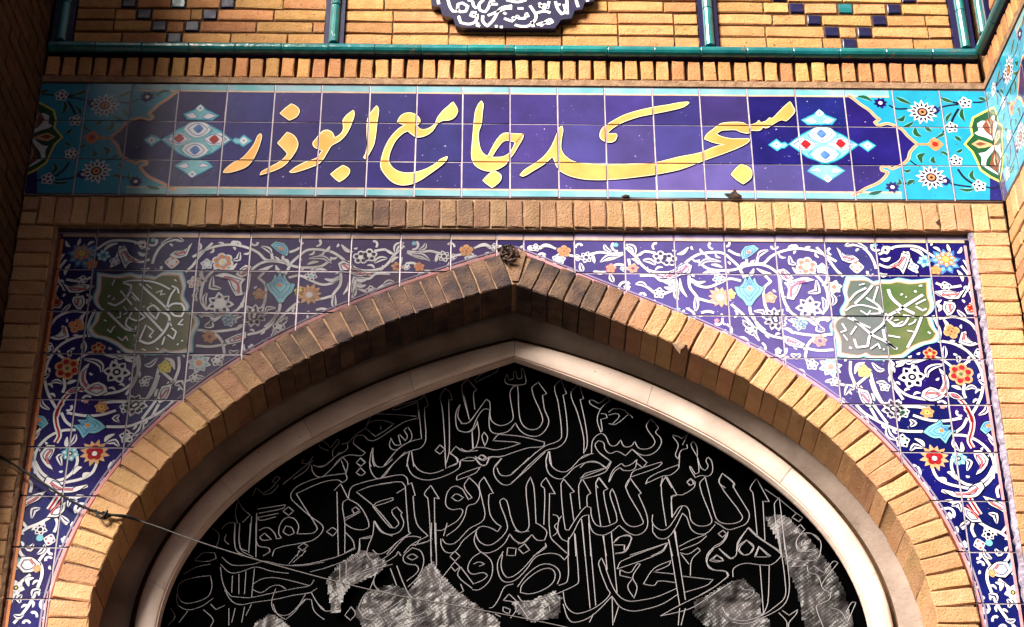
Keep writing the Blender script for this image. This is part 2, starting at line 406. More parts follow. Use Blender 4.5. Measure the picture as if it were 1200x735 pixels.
# ------------------------------------------------------------------ darkening and painted sky sheen set for each piece
def g2(px, py, cx, cy, sx, sy): return math.exp(-((px-cx)/sx)**2-((py-cy)/sy)**2)
def photo_px(x, z, y=0):
    d = Vector((x, y, z))-CAM; w = d.dot(FW); return 600+FPX*d.dot(RT)/w, 367.5-FPX*d.dot(UP)/w
def darken_at(x, z):
    px, py = photo_px(x, z)
    s = .74*g2(px, py, 320, 385, 190, 130)+.66*g2(px, py, 500, 295, 170, 75)+.4*g2(px, py, 250, 410, 90, 90)  # darker left of centre and along the apex
    return min(.80, s+.4*g2(px, py, 60, 170, 90, 120))  # last term puts the left corner's shade into the colour
def brick_darken(x, z):
    px, py = photo_px(x, z)
    return min(.95, 1.05*g2(px, py, 455, 320, 235, 150)+.62*g2(px, py, 650, 335, 120, 70)+.35*g2(px, py, 280, 430, 150, 90))  # bricks darker around the apex and left of it
def sheen_at(x, z):  # sky sheen of the middle and right tiles, put into their colour
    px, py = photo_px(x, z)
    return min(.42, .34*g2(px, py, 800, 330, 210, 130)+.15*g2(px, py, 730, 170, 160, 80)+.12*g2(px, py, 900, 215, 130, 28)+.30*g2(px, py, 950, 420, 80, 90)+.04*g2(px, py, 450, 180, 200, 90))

# ------------------------------------------------------------------ brick stock (shared meshes)
soldier = [brick_mesh(.0515, .101, .06, brickM) for _ in range(5)]
soldier2 = [brick_mesh(.0610, .131, .06, brick2M) for _ in range(5)]
stack = [brick_mesh(.138, .0605, .06, brick2M) for _ in range(5)]
ring = [brick_mesh(.0612, .160, .205, brick2M, j=.0026) for _ in range(8)]
stretch = {L: [brick_mesh(L, .0535, .05, brickM, c=.003) for _ in range(3)] for L in (.235, .115, .075)}
insert = [brick_mesh(.056, .050, .05, navyM, c=.003, j=.001, name='glazed_insert') for _ in range(2)]
insertT = [brick_mesh(.056, .050, .05, tealM, c=.003, j=.001, name='glazed_insert')]
RJ = lambda a: random.uniform(-a, a)

def soldier_course(root, u0, u1, zb, zt, stock, pitch, y=0, world=None):
    n = max(1, round(abs(u1-u0)/pitch)); p = (u1-u0)/n
    for i in range(n):
        u = u0+p*(i+.5); wx = world(u) if world else None
        place(random.choice(stock), root, u+RJ(.002), y+RJ(.003), (zb+zt)/2+RJ(.0015), RJ(.02), rz=RJ(.02), soot=brick_darken(wx, (zb+zt)/2) if wx is not None else 0)
def stack_strip(root, uc, z0, z1, stock, pitch=.0655, world=True):
    n = round((z1-z0)/pitch)
    for i in range(n):
        z = z0+(z1-z0)*(i+.5)/n
        place(random.choice(stock), root, uc+RJ(.003), RJ(.003), z, RJ(.012), rz=RJ(.02), soot=0)

# upper soldier course
t = thing('brick_course', 'dark-jointed course of upright buff bricks between the turquoise rail and the blue name panel', 'brick course', (0, 0, 0))
V, F = [], []; box(V, F, -HX, HX, .026, .3, Z_B1B-.004, Z_B1T+.03); part('mortar_bed', V, F, darkmortM, t)
V, F = [], []; box(V, F, -HX, HX, -.004, .3, Z_ST+.006, Z_B1B-.002); part('mortar_ledge', V, F, mortarM, t)
soldier_course(t, -HX+.004, HX-.004, Z_B1B+.003, Z_B1T-.002, soldier, .0657, world=lambda u: u)
# lower soldier course
t = thing('brick_course', 'course of upright pale bricks below the blue name panel, directly over the floral spandrels', 'brick course', (0, 0, 0))
V, F = [], []; box(V, F, -HX, HX, .009, .3, Z_B2B, Z_B2T+.006); part('mortar_bed', V, F, mortarM, t)
V, F = [], []; box(V, F, -HX, HX, .012, .3, Z_B2T+.0062, Z_SB-.002); part('shadow_joint', V, F, darkmortM, t)
soldier_course(t, -HX+.068, HX-.068, Z_B2B+.003, Z_B2T-.002, soldier2, .0668, world=lambda u: u)
for sx in (-1, 1):
    me = brick_mesh(.060, .062, .06, brick2M); place(me, t, sx*(HX-.034), 0, Z_B2T-.035)
    me = brick_mesh(.060, .058, .06, brick2M); place(me, t, sx*(HX-.034), .001, Z_B2B+.033)
# vertical brick strips at both sides of the spandrels
for sx, lab in ((-1, 'strip of stacked flat bricks left of the floral spandrel, beside the dark side wall'), (1, 'strip of stacked flat bricks right of the floral spandrel, beside the sunlit side wall')):
    t = thing('brick_strip', lab, 'brick strip', (0, 0, 0))
    x0, x1 = sorted((sx*(SPX-.002), sx*HX))
    V, F = [], []; box(V, F, x0+.004*(sx < 0), x1-.004*(sx > 0), .009, .3, Z_BOT, Z_B2B-.0005); part('mortar_bed', V, F, mortarM, t)
    xi0, xi1 = sorted((sx*SPX, sx*(SPX-.012)))
    stack_strip(t, sx*(SPX+HX)/2+sx*.001, Z_BOT, Z_B2B-.003, stack)
    # ragged plaster fillet between bricks and tiles
    zs = [Z_BOT+(ZSP-Z_BOT)*i/160 for i in range(161)]
    V, F = [], []
    for z in zs:
        j = random.uniform(0, .011) if sx > 0 else random.uniform(0, .004)
        V += [(sx*(SPX+.004), -.0+.006, z), (sx*(SPX-.006-j), .012+RJ(.004), z), (sx*(SPX-.008-j), SPD+.004, z)]
    for i in range(160):
        for k in (0, 1):
            a = i*3+k; q = (a, a+3, a+4, a+1); F.append(q if sx < 0 else q[::-1])
    part('plaster_fillet', V, F, plasterM if sx > 0 else mortarM, t)

# ------------------------------------------------------------------ upper framed brick panels
PY = .012
t = thing('turquoise_frame', 'turquoise glazed tube moulding framing the three brick panels at the very top', 'glazed frame', (0, 0, 0))
def half_round(parent, a, b, r, axis, M=tealM, name='moulding_piece', y0=-.006, seg=7):
    """glazed half-round tile piece from a to b along axis at the other coordinate"""
    V, F = [], []
    for e, (s, q) in enumerate(((a, 0), (a+.003, 1), (b-.003, 1), (b, 0))):
        for k in range(seg+1):
            ang = math.pi*k/seg; rr = r*(1 if q else .93)
            c, h = -math.cos(ang)*rr, -math.sin(ang)*rr*1.0
            V.append((s, y0+h, c) if axis == 'x' else (c, y0+h, s))
    n = seg+1
    for e in range(3):
        for k in range(seg):
            q = (e*n+k, (e+1)*n+k, (e+1)*n+k+1, e*n+k+1); F.append(q[::-1] if axis == 'x' else q)
    F.append(tuple(range(n)) if axis == 'x' else tuple(range(n))[::-1]); F.append(tuple(range(3*n, 4*n))[::-1] if axis == 'x' else tuple(range(3*n, 4*n)))
    return V, F
def rail(parent, u0, u1, zc, r, n, off=0.0):
    p = (u1-u0)/n
    for i in range(n):
        a, b = u0+p*i, u0+p*(i+1)
        V, F = half_round(parent, a-(a+b)/2+.0008, b-(a+b)/2-.0008, r, 'x')
        part('moulding_piece', V, F, tealM, parent, smooth=False, loc=((a+b)/2, RJ(.0015), zc+RJ(.001)))
def post(parent, u, z0, z1, r, n):
    p = (z1-z0)/n
    for i in range(n):
        a, b = z0+p*i, z0+p*(i+1)
        V, F = half_round(parent, a-(a+b)/2+.0008, b-(a+b)/2-.0008, r, 'z')
        part('moulding_piece', V, F, tealM, parent, smooth=False, loc=(u+RJ(.001), RJ(.0015), (a+b)/2))
Z_TOP = 8.25
def frame_set(t, u0, u1, posts, back=True):
    V, F = [], []; box(V, F, u0, u1, -.008, .12, Z_FR0, Z_FR1-.002); part('rail_bed', V, F, navyM, t)
    rail(t, u0, u1, (Z_FR0+Z_FR1)/2-.002, .026, max(1, round((u1-u0)/.2)))
    for u, wd in posts:
        V, F = [], []; box(V, F, u-wd/2, u+wd/2, -.004, .12, Z_FR1-.001, Z_TOP); part('post_bed', V, F, navyM, t)
        post(t, u, Z_FR1+.001, Z_TOP, min(.021, wd/3.2), 6)
frame_set(t, -HX+.01, HX-.01, [(-.764, .082), (.826, .082), (-HX+.055, .088), (HX-.055, .088)])

def brick_panel(t, u0, u1, motif_cx, y=PY, stk=None):
    V, F = [], []; box(V, F, u0, u1, y+.007, .3, Z_FR1+.0005, Z_TOP); part('mortar_bed', V, F, darkmortM, t)
    rows = int((Z_TOP-Z_FR1)/.0655); dk = {}
    if motif_cx is not None:
        pat = {0: [0], 1: [-1, 1], 2: [-2, 2], 3: [-3, 3], 4: [-4, 4], 5: [-3, 3], 6: [-2, 2], 7: [-1, 1], 8: [0]}
        for r_, ks in pat.items(): dk[r_] = [motif_cx+k*.0700 for k in ks]
    tq = {3: [motif_cx], 5: [motif_cx]} if motif_cx is not None else {}
    for r_ in range(rows):
        z = Z_FR1+.012+.0655*(r_+.5)-.006
        stops = sorted([(c, 0) for c in dk.get(r_, [])]+[(c, 1) for c in tq.get(r_, [])])
        for c, kind in stops: place(random.choice(insertT if kind else insert), t, c, y-.002, z, RJ(.02), name='glazed_insert')
        edges = [u0]+[v for c, _ in stops for v in (c-.034, c+.034)]+[u1]
        for k in range(0, len(edges), 2):
            a, b = edges[k], edges[k+1]
            first = True; u = a
            while b-u > .03:
                L = .235 if not first else random.choice((.235, .16, .2)); first = False
                L = min(L, b-u-.003)
                if b-(u+L) < .05: L = b-u-.003
                ST = stk or stretch
                bm = random.choice(ST[.235] if L > .15 else ST[.115] if L > .09 else ST[.075]); base = .2 if stk else .235 if L > .15 else .115 if L > .09 else .075
                o = place(bm, t, u+L/2+.0015, y+RJ(.0015), z+RJ(.001), RJ(.004)); o.scale.x = (L-.001)/base
                u += L+.005
px3 = [('left', -HX+.1, -.805, -1.44, 'buff brick panel with dark glazed check motif, top left in the turquoise frame'),
       ('mid', -.723, .785, None, 'middle buff brick panel behind the dark calligraphy plaque'),
       ('right', .867, HX-.1, 1.425, 'bright buff brick panel with black and turquoise check motif, top right in the turquoise frame')]
for _, a, b, mc, lab in px3:
    t = thing('panelled_brickwork', lab, 'brickwork panel', (0, 0, 0)); brick_panel(t, a, b, mc)

# ------------------------------------------------------------------ plaque
t = thing('inscription_plaque', 'dark blue stepped plaque with white calligraphy, cut by the top edge of the photo', 'plaque', (0, 0, 0))
PP = [W(*q, -.012) for q in T('P', '30,0 35,50 95,60 110,115 185,140 205,190 260,205 900,210 945,150 1020,140 1040,85 1095,75 1110,30 1170,20 1180,0')]
zm = W(600, -52, -.012)[1]
PP = PP+[(x, 2*zm-z) for x, z in PP[::-1]]
V = [(x, y, z) for y in (-.022, .006) for x, z in PP]; n = len(PP)
F = [tuple(range(n)), tuple(range(n, 2*n))[::-1]]+[(i, i+n, (i+1) % n+n, (i+1) % n) for i in range(n)]
part('plate', V, F, plaqueM, t)
PST = ['80,0 85,30', '150,0 165,50 185,80 215,80 220,30 250,20 290,45 275,80 235,85 215,60', '290,0 320,10 330,40 350,60', '350,90 320,85 310,110 340,120 355,100 345,150 300,170 240,160 225,120 235,115', '360,160 355,180 375,185',
       '400,0 370,30 375,70 410,85 430,60 450,10 480,5', '395,110 395,150 425,185 470,140 520,60 600,40', '480,185 500,185', '515,190 535,190', '430,110 480,90 560,60 600,60', '540,90 560,100', '545,130 600,150 640,110 650,130 690,130 700,100', '640,60 680,60', '560,0 640,15 700,0',
       '620,175 660,185 720,180 770,120 740,60 725,40', '740,150 750,190', '775,175 820,160 860,165 885,155 870,135 840,150 800,185', '775,90 830,80 870,90', '790,50 830,30 850,60 860,10', '620,135 600,120', '790,20 830,70',
       '905,10 920,60 950,100 975,80 965,30', '985,0 990,100', '925,30 940,35', '1050,0 1065,50', '1120,5 1140,0', '440,30 500,30', '700,90 715,120']
allp = [(T('P', q), 1) for q in PST]+[([(x, -104-y) for x, y in T('P', q)], 2) for q in PST[:22:2]]
for P_, _ in allp:
    K = Ink(lambda x, y: W(x, y, -.0232)); K.line(P_, .0125, 1, whiteM)
    V, F = [], []
    for P, l, mm in K.L:
        k = len(V); V += [(p[0], -.0232, p[1]) for p in P]; F.append(tuple(range(k, k+len(P))))
    part('letter_stroke', V, F, whiteM, t)

# ------------------------------------------------------------------ brick arch
t = thing('brick_arch', 'pointed arch ring of radial buff bricks around the black calligraphy opening', 'arch', (0, 0, 0))
mid_o, mid_i = lerp(VO, VI, .02), lerp(VO, VI, .98)
sweep([(mid_o, .20), (mid_o, .008), (mid_i, .008), (mid_i, .215)], 'mortar_core', mortarM, t, smooth=False)
def arclen(L):
    s = [0]
    for a, b in zip(L, L[1:]): s.append(s[-1]+math.hypot(b[0]-a[0], b[1]-a[1]))
    return s
def at(L, S, d):
    for i in range(len(L)-1):
        if S[i+1] >= d or i == len(L)-2:
            f = (d-S[i])/max(1e-9, S[i+1]-S[i]); return (L[i][0]+(L[i+1][0]-L[i][0])*f, L[i][1]+(L[i+1][1]-L[i][1])*f)
ia = VI.index(max(VI, key=lambda p: p[1]))
for side in (-1, 1):
    Li = VI[:ia+1] if side < 0 else VI[ia:][::-1]; Lo = VO[:ia+1] if side < 0 else VO[ia:][::-1]
    M_ = lerp(Li, Lo, .5); S = arclen(M_)
    n = round((S[-1]-.03)/.0668); pitch = (S[-1]-.034)/n
    for i in range(n):
        d = pitch*(i+.5); c = at(M_, S, d)
        # radial direction from matching inner and outer points
        j = min(range(len(M_)), key=lambda k: (M_[k][0]-c[0])**2+(M_[k][1]-c[1])**2)
        a_, b_ = at(M_, S, max(0, d-.03)), at(M_, S, min(S[-1], d+.03)); tv = Vector((b_[0]-a_[0], b_[1]-a_[1])).normalized()
        rv = Vector((-tv.y, tv.x)) if side < 0 else Vector((tv.y, -tv.x))
        ang = math.atan2(rv.x, rv.y)+RJ(.013)
        if c[1] < 4.35 and False: pass
        Lr = math.hypot(Lo[j][0]-Li[j][0], Lo[j][1]-Li[j][1])
        dpt = RJ(.0028)
        o = place(random.choice(ring), t, c[0]+rv.x*RJ(.003), dpt, c[1]+rv.y*RJ(.003), ang, rx=RJ(.006), soot=brick_darken(c[0], c[1]))
        o.scale.z = min(1.08, max(.86, Lr/.160))
# apex key piece
ap_i, ap_o = VI[ia], VO[ia]
V, F = [], []; h = ap_o[1]-ap_i[1]
V = [(-.012, 0, ap_i[1]+.012), (.012, 0, ap_i[1]+.012), (.045, 0, ap_o[1]-.004), (0, 0, ap_o[1]+.004), (-.045, 0, ap_o[1]-.004)]
V = V+[(x, .20, z) for x, y, z in V]; F = [(0, 1, 2, 3, 4), (9, 8, 7, 6, 5)]+[(i, i+5, (i+1) % 5+5, (i+1) % 5) for i in range(5)]
o = part('key_brick', V, F, brick2M, t); o['soot'] = .8  # soot: amount of darkening

# ------------------------------------------------------------------ plaster arch frame
t = thing('arch_frame', 'pinkish plaster moulding of two concentric bands inside the brick arch', 'arch frame', (0, 0, 0))
def ragged(L, a): return [(p[0]*(1+RJ(a)), p[1]+RJ(a)) for p in L]
RI2 = lerp(GRL, RI, 1.04)
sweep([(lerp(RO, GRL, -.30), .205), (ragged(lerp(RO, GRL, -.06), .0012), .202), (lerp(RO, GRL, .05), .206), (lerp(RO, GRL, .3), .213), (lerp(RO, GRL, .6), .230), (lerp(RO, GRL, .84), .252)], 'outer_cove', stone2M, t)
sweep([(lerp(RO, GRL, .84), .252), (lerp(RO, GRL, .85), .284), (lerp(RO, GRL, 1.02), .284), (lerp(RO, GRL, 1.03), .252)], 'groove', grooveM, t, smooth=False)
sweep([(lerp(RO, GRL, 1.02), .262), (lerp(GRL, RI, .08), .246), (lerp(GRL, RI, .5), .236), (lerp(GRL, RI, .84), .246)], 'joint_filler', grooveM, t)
seams = [0, 9, 20, 29, 39, 48, 60, 74, 86, len(RI)-1]
def piece(L, a, b, g=.018):
    Q = L[a:b+1]; e0 = (Q[0][0]+(Q[1][0]-Q[0][0])*g, Q[0][1]+(Q[1][1]-Q[0][1])*g); e1 = (Q[-1][0]+(Q[-2][0]-Q[-1][0])*g, Q[-1][1]+(Q[-2][1]-Q[-1][1])*g)
    return [e0]+Q[1:-1]+[e1]
for a_, b_ in zip(seams, seams[1:]):
    dy = RJ(.0012); prof = [(lerp(RO, GRL, 1.03), .262), (lerp(RO, GRL, 1.03), .252), (lerp(GRL, RI, .06), .238), (lerp(GRL, RI, .2), .230), (lerp(GRL, RI, .5), .227), (lerp(GRL, RI, .8), .233), (lerp(GRL, RI, .86), .238)]
    sweep([(piece(L_, a_, b_), y+dy) for L_, y in prof], 'moulding_block', stoneM, t)
sweep([(lerp(GRL, RI, .86), .238), (lerp(GRL, RI, .87), .244), (lerp(GRL, RI, .92), .244), (lerp(GRL, RI, .93), .240), (RI, .258), (RI, .268)], 'inner_lip', stoneM, t, smooth=False)
sweep([(RI, .268), (lerp(GRL, RI, .55), .270), (lerp(GRL, RI, .55), .40)], 'dark_rebate', blackM, t, smooth=False)

# ------------------------------------------------------------------ side walls
def side_wall(T_, sgn, lab_wall, lab_sign, lab_frame):
    WB = brick2M if sgn > 0 else shadebrickM
    w = thing('side_wall', lab_wall, 'wall', T_['loc'], T_['rz']); L = 1.45
    U = (lambda a, b: (a, b)) if sgn > 0 else (lambda a, b: (-b, -a))
    LLOW = .26
    def bx(name, a, b, y0, y1, z0, z1, M):
        a, b = U(a, b); V, F = [], []; box(V, F, a, b, y0, y1, z0, z1); part(name, V, F, M, w)
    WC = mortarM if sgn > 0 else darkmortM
    bx('wall_core', -.45, L, .032, .45, Z_SPR, Z_TOP+2.3, wallfaceM)
    bx('lower_wall_core', -.45, LLOW, .032, .45, 0, Z_SPR-.002, wallfaceM)
    bx('mortar_bed', .012, L, .009, .031, Z_SPR, Z_SB-.002 if sgn > 0 else Z_TOP+.3, WC)
    bx('lower_mortar_bed', .012, LLOW, .009, .031, 3.6, Z_SPR-.002, WC)
    a, b = U(.008, L-.004)
    if sgn > 0: soldier_course(w, a, b, Z_B1B+.003, Z_B1T-.002, soldier, .0657)
    if sgn > 0: bx('mortar_ledge', .004, L, -.004, .0315, Z_ST+.006, Z_B1B-.002, mortarM)
    if sgn > 0: soldier_course(w, a, b, Z_B2B+.003, Z_B2T-.002, soldier2, .0668)
    # running bond
    k = 0; z = Z_B2B-.035 if sgn > 0 else Z_TOP+.3
    while z > 3.7:
        u = .006
        u -= .0
        first = (k % 2)
        Lx = L if z > Z_SPR+.02 else LLOW
        while u < Lx-.02:
            Lb = .1 if first else .206; first = 0
            Lb = min(Lb, Lx-u)
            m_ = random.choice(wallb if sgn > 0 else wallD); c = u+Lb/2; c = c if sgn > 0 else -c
            o = place(m_, w, c, RJ(.003), z+RJ(.001), RJ(.008)); o.scale.x = (Lb-.004)/.2
            u += Lb+.004
        z -= .0655; k += 1
    if sgn < 0: return w, None
    s = thing('tile_band', lab_sign, 'tile band', T_['loc'], T_['rz'])
    fr = thing('turquoise_frame', lab_frame, 'glazed frame', T_['loc'], T_['rz'])
    a, b = U(.035, L)
    frame_set(fr, a, b, [((.10 if sgn > 0 else -.10), .088)])
    a, b = U(.16, L-.01)
    brick_panel(w, a, b, None, stk=None if sgn > 0 else {.235: wallD, .115: wallD, .075: wallD})
    return w, s
soldierD = [brick_mesh(.0515, .101, .06, shadebrickM) for _ in range(3)]; soldier2D = [brick_mesh(.0585, .131, .06, shadebrickM) for _ in range(3)]; wallD = [brick_mesh(.2, .0585, .05, shadebrickM) for _ in range(4)]
wallb = [brick_mesh(.2, .0585, .05, brick2M) for _ in range(5)]
RW, RS = side_wall(RTW, 1, 'sunlit brick side wall at the right edge, turning toward the viewer', 'turquoise floral tile band wrapping onto the right side wall', 'turquoise moulding running up the right side wall')
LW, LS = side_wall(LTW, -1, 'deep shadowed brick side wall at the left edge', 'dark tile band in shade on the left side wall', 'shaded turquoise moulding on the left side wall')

# main wall behind everything
wroot = thing('portal_wall', 'plain masonry body of the portal that carries the tiles and brick courses', 'wall')
V, F = [], []
box(V, F, -HX-.5, HX+.5, .302, .9, Z_SB-.1, Z_TOP+.3)
part('upper_masonry', V, F, mortarM, wroot)
# masonry between arch back and tiles
sp = []
V, F = [], []
L_ = lerp(VO, VI, .3); n = len(L_)
for i, p in enumerate(L_): V += [(p[0], SPD+.016, p[1]), (p[0] if abs(p[0]) < 1e-6 else p[0], SPD+.016, Z_B2B+.02)]
V2, F2 = [], []
for i in range(n-1):
    a, b = L_[i], L_[i+1]
    k = len(V2); V2 += [(a[0], SPD+.016, a[1]), (b[0], SPD+.016, b[1]), (b[0], SPD+.016, Z_B2B+.02), (a[0], SPD+.016, Z_B2B+.02)]; F2.append((k, k+1, k+2, k+3))
V3, F3 = [], []
xf = abs(L_[0][0])
for sx in (-1, 1):
    a, b = sorted((sx*xf, sx*(SPX+.02))); box(V3, F3, a, b, SPD+.016, .3, Z_BOT, Z_B2B+.02)
k = len(V2); V2 += V3; F2 += [tuple(q+k for q in f) for f in F3]
GB = (V2, F2)
V, F = [], []
for sx in (-1, 1):
    a, b = sorted((sx*1.30, sx*(HX+.5))); box(V, F, a, b, .02, .9, 0, Z_BOT-.002)
part('piers', V, F, mortarM, wroot)
# jamb returns behind the plaster frame so that nothing is open to the sky
V, F = [], []
n = len(RO); O = [(p[0]*1.25, 4+(p[1]-4)*1.3) for p in RO]
for i in range(n): V += [(lerp(RO, GRL, -.31)[i][0], .2035, lerp(RO, GRL, -.31)[i][1]), (O[i][0], .2035, O[i][1])]
for i in range(n-1): F.append((2*i, 2*i+1, 2*i+3, 2*i+2))
part('arch_backing', V, F, darkmortM, wroot)

# unseen slab overhead and plain blocks around, added to cut the sky light
V, F = [], []; box(V, F, -HX-.6, HX+.6, -1.3, .9, Z_TOP+2.302, Z_TOP+2.7); part('added_head_slab', V, F, mortarM, wroot)
for bb, lab_ in (((-20, -9.5, -6, 5, 15), 'unseen dark block added on the left to cut sky light'), ((9, 20, -12, 5, 16), 'unseen dark block added on the right to cut sky light'), ((-34, -7, -32, -22, 9), 'lower unseen block added far left to cut low sky light')):
    V, F = [], []; box(V, F, bb[0], bb[1], bb[2], bb[3], 0, bb[4]); hb = thing('sky_blocker', lab_, 'sky_blocker', (0, 0, 0)); part('wall', V, F, darkmortM, hb)
V, F = [], []; box(V, F, -6.5, 26, -24, -14, 0, 18)
ob = thing('sky_blocker_across', 'tall unseen block added behind the viewer to cut sky light and reflections', 'sky_blocker', (0, 0, 0)); part('wall', V, F, darkmortM, ob)
# ------------------------------------------------------------------ name panel: drawings
S_ = lambda x, y: W(x, y, 0)
sgn_ink = Ink(S_)
N, GD, PL, WH, CR, TE, CY, GN, YE, RD, PK, OR, PE, BR, DL, OL, LI, BL, AQ = (G[k] for k in ('navy', 'gold', 'pale', 'white', 'cream', 'teal', 'cyan', 'green', 'yellow', 'red', 'pink', 'orange', 'peach', 'brown', 'darkline', 'olive', 'lilac', 'blue', 'aqua'))
# aqua border bands along top and bottom with a thin cream line
def hband(ink, z0, z1, layer, m, x0=-HX, x1=HX):
    ink.tri([(x0, z0), (x1, z0), (x1, z1), (x0, z1)], layer, m)
for zt, s in ((Z_ST, -1), (Z_SB, 1)):
    e = zt
    hband(sgn_ink, *sorted((e, e+s*.004)), 2, DL)
    hband(sgn_ink, *sorted((e+s*.004, e+s*.033)), 2, AQ, -1.56, 1.56)
    hband(sgn_ink, *sorted((e+s*.033, e+s*.041)), 3, CR, -1.56, 1.56)

def petal(ink, c, ang, r0, r1, w, layer, m, n=6):
    """leaf-shaped petal pointing away from c"""
    P = []
    ux, uz = math.cos(ang), math.sin(ang)
    for k in range(n+1):
        f = k/n; rr = r0+(r1-r0)*f; ww = w*math.sin(math.pi*(f**.8))/2; P.append((c[0]+ux*rr-uz*ww, c[1]+uz*rr+ux*ww))
    for k in range(n-1, 0, -1):
        f = k/n; rr = r0+(r1-r0)*f; ww = w*math.sin(math.pi*(f**.8))/2; P.append((c[0]+ux*rr+uz*ww, c[1]+uz*rr-ux*ww))
    if area(P) < 0: P = P[::-1]
    for i in range(1, len(P)-1): ink.tri([P[0], P[i], P[i+1]], layer, m)
PXM = 1/298.0      # metres per photograph pixel on the wall
def daisy(ink, c, r, n=12, pet=None, mark=None, core=None, heart=None, layer=3, rot=.2, raw=False):
    c = c if raw else ink.conv(*c); r = r*PXM
    for k in range(n):
        a = rot+2*math.pi*k/n; petal(ink, c, a, r*.15, r*(1+.06*math.sin(k*2.3)), r*4.5/n, layer, pet)
        if mark: petal(ink, c, a, r*.42, r*.80, r*1.9/n, layer+1, mark)
    ink.disc(c, r*.5, layer+1, pet, raw=True)
    if core: ink.disc(c, r*.30, layer+2, core, raw=True)
    if heart: ink.disc(c, r*.15, layer+3, heart, raw=True, n=6)
def rosette(ink, c, r, n=6, pet=None, out=None, core=None, layer=3, rot=.3, dot=None):
    """round-petalled flower with outlines"""
    c = ink.conv(*c); r = r*PXM; pr = r*math.sin(math.pi/n)*1.02
    for k in range(n):
        a = rot+2*math.pi*k/n; q = (c[0]+math.cos(a)*r*.6, c[1]+math.sin(a)*r*.6)
        ink.disc(q, pr*.80, layer, out, raw=True); ink.disc(q, pr*.46, layer+1, pet, raw=True, n=8)
    ink.disc(c, r*.30, layer+2, out, raw=True); ink.disc(c, r*.17, layer+3, core, raw=True, n=8)
def leaf(ink, s, w, m, layer=2, c='E', out=None, ow=1.2):
    P = T(c, s) if isinstance(s, str) else s
    if out: ink.line(P, (w+2*ow)*PXM, layer, out, taper=True)
    ink.line(P, w*PXM*.86, layer+1, m, taper=True)
    if w > 6.2 and m is WH: ink.line(P, w*.26*PXM, layer+2, N, taper=True)

# corner design, drawn for the right end and mirrored to the left end
cor = Ink(S_)
bnd = '0,95 50,135 110,175 160,225 185,240 150,262 175,285 240,270 300,290 345,315 380,355 450,415 400,470 385,520 340,560 270,590 235,570 195,580 200,600 245,610 220,650 170,690 90,725 30,760'
teal = T('R', '-60,40 '+bnd+' -30,790')+[(1160, 245), (1160, 98)]
cor.fill([tuple(p) for p in teal], 1, TE, sm=False)
cor.line(T('R', '-40,70 '+bnd+' -10,775'), .014, 3, CR); cor.line(T('R', '-40,70 '+bnd+' -10,775'), .005, 4, OR)
for s, w in (('640,95 700,120 760,128', 5), ('600,160 660,145 740,135', 4), ('740,165 710,215 690,260 680,300', 5), ('250,140 300,165 380,165', 4), ('840,120 900,118 940,100', 4), ('735,590 780,650 850,700', 5), ('650,675 720,700 830,715', 4), ('340,690 430,685', 4), ('930,715 990,725 1040,700', 4), ('400,530 440,560 470,570', 3), ('640,320 600,360 560,390', 3)):
    cor.line(T('R', s), w*.6*PXM, 2, DL)
for s, w in (('300,85 340,105 400,130', 5), ('435,300 440,340 475,360', 6), ('505,290 525,310 550,325', 5), ('310,240 340,245 360,215', 5), ('350,295 390,280 420,260', 4), ('500,480 465,500 480,545', 6), ('565,505 555,530 575,545', 5), ('610,470 640,475 665,495', 4), ('355,600 380,605 400,595', 4), ('715,360 735,375 755,390', 5), ('590,365 620,350 640,335', 4), ('765,165 760,210 780,250', 5), ('840,600 830,640 860,670', 5), ('615,90 650,105 700,120', 5), ('725,470 745,465 765,450', 4), ('690,195 660,230 655,255', 4), ('30,80 80,85 130,110', 5), ('380,700 400,680 430,670', 5), ('320,660 330,690 300,700', 4), ('745,730 800,740 850,730', 4), ('200,745 150,760 110,765', 5), ('880,90 905,95 930,110', 5)):
    leaf(cor, s, w*1.25, GN, 4, 'R', out=CY, ow=.5)
cor.disc(T('R', '190,125')[0], 6*PXM, 3, DL, n=8)
for c, r, n in (('190,125', 9, 8), ('275,718', 9, 8)):
    daisy(cor, T('R', c)[0], r, n, N, layer=3); cor.disc(T('R', c)[0], 2.6*PXM, 6, WH)
for c in ('485,190', '548,650'):
    daisy(cor, T('R', c)[0], 18.5, 13, WH, DL, DL, OR, 5, rot=.1); cor.disc(T('R', c)[0], 6.8*PXM, 9, DL); cor.disc(T('R', c)[0], 4.6*PXM, 10, OR); cor.disc(T('R', c)[0], 2*PXM, 11, DL)
for c in ('570,175', '645,672'): daisy(cor, T('R', c)[0], 7, 4, N, layer=4, rot=0); cor.disc(T('R', c)[0], 2*PXM, 7, WH)
for c, r in (('785,125', 9.5), ('690,298', 9), ('722,530', 9), ('885,708', 9.5)): daisy(cor, T('R', c)[0], r, 5, WH, DL, layer=6, rot=.4); cor.disc(T('R', c)[0], 1.8*PXM, 9, DL)
daisy(cor, T('R', '575,415')[0], 10, 4, OR, None, layer=4, rot=0); cor.disc(T('R', '575,415')[0], 4*PXM, 6, RD)
cor.line(T('R', '450,415 530,415'), 3*PXM, 3, OR)
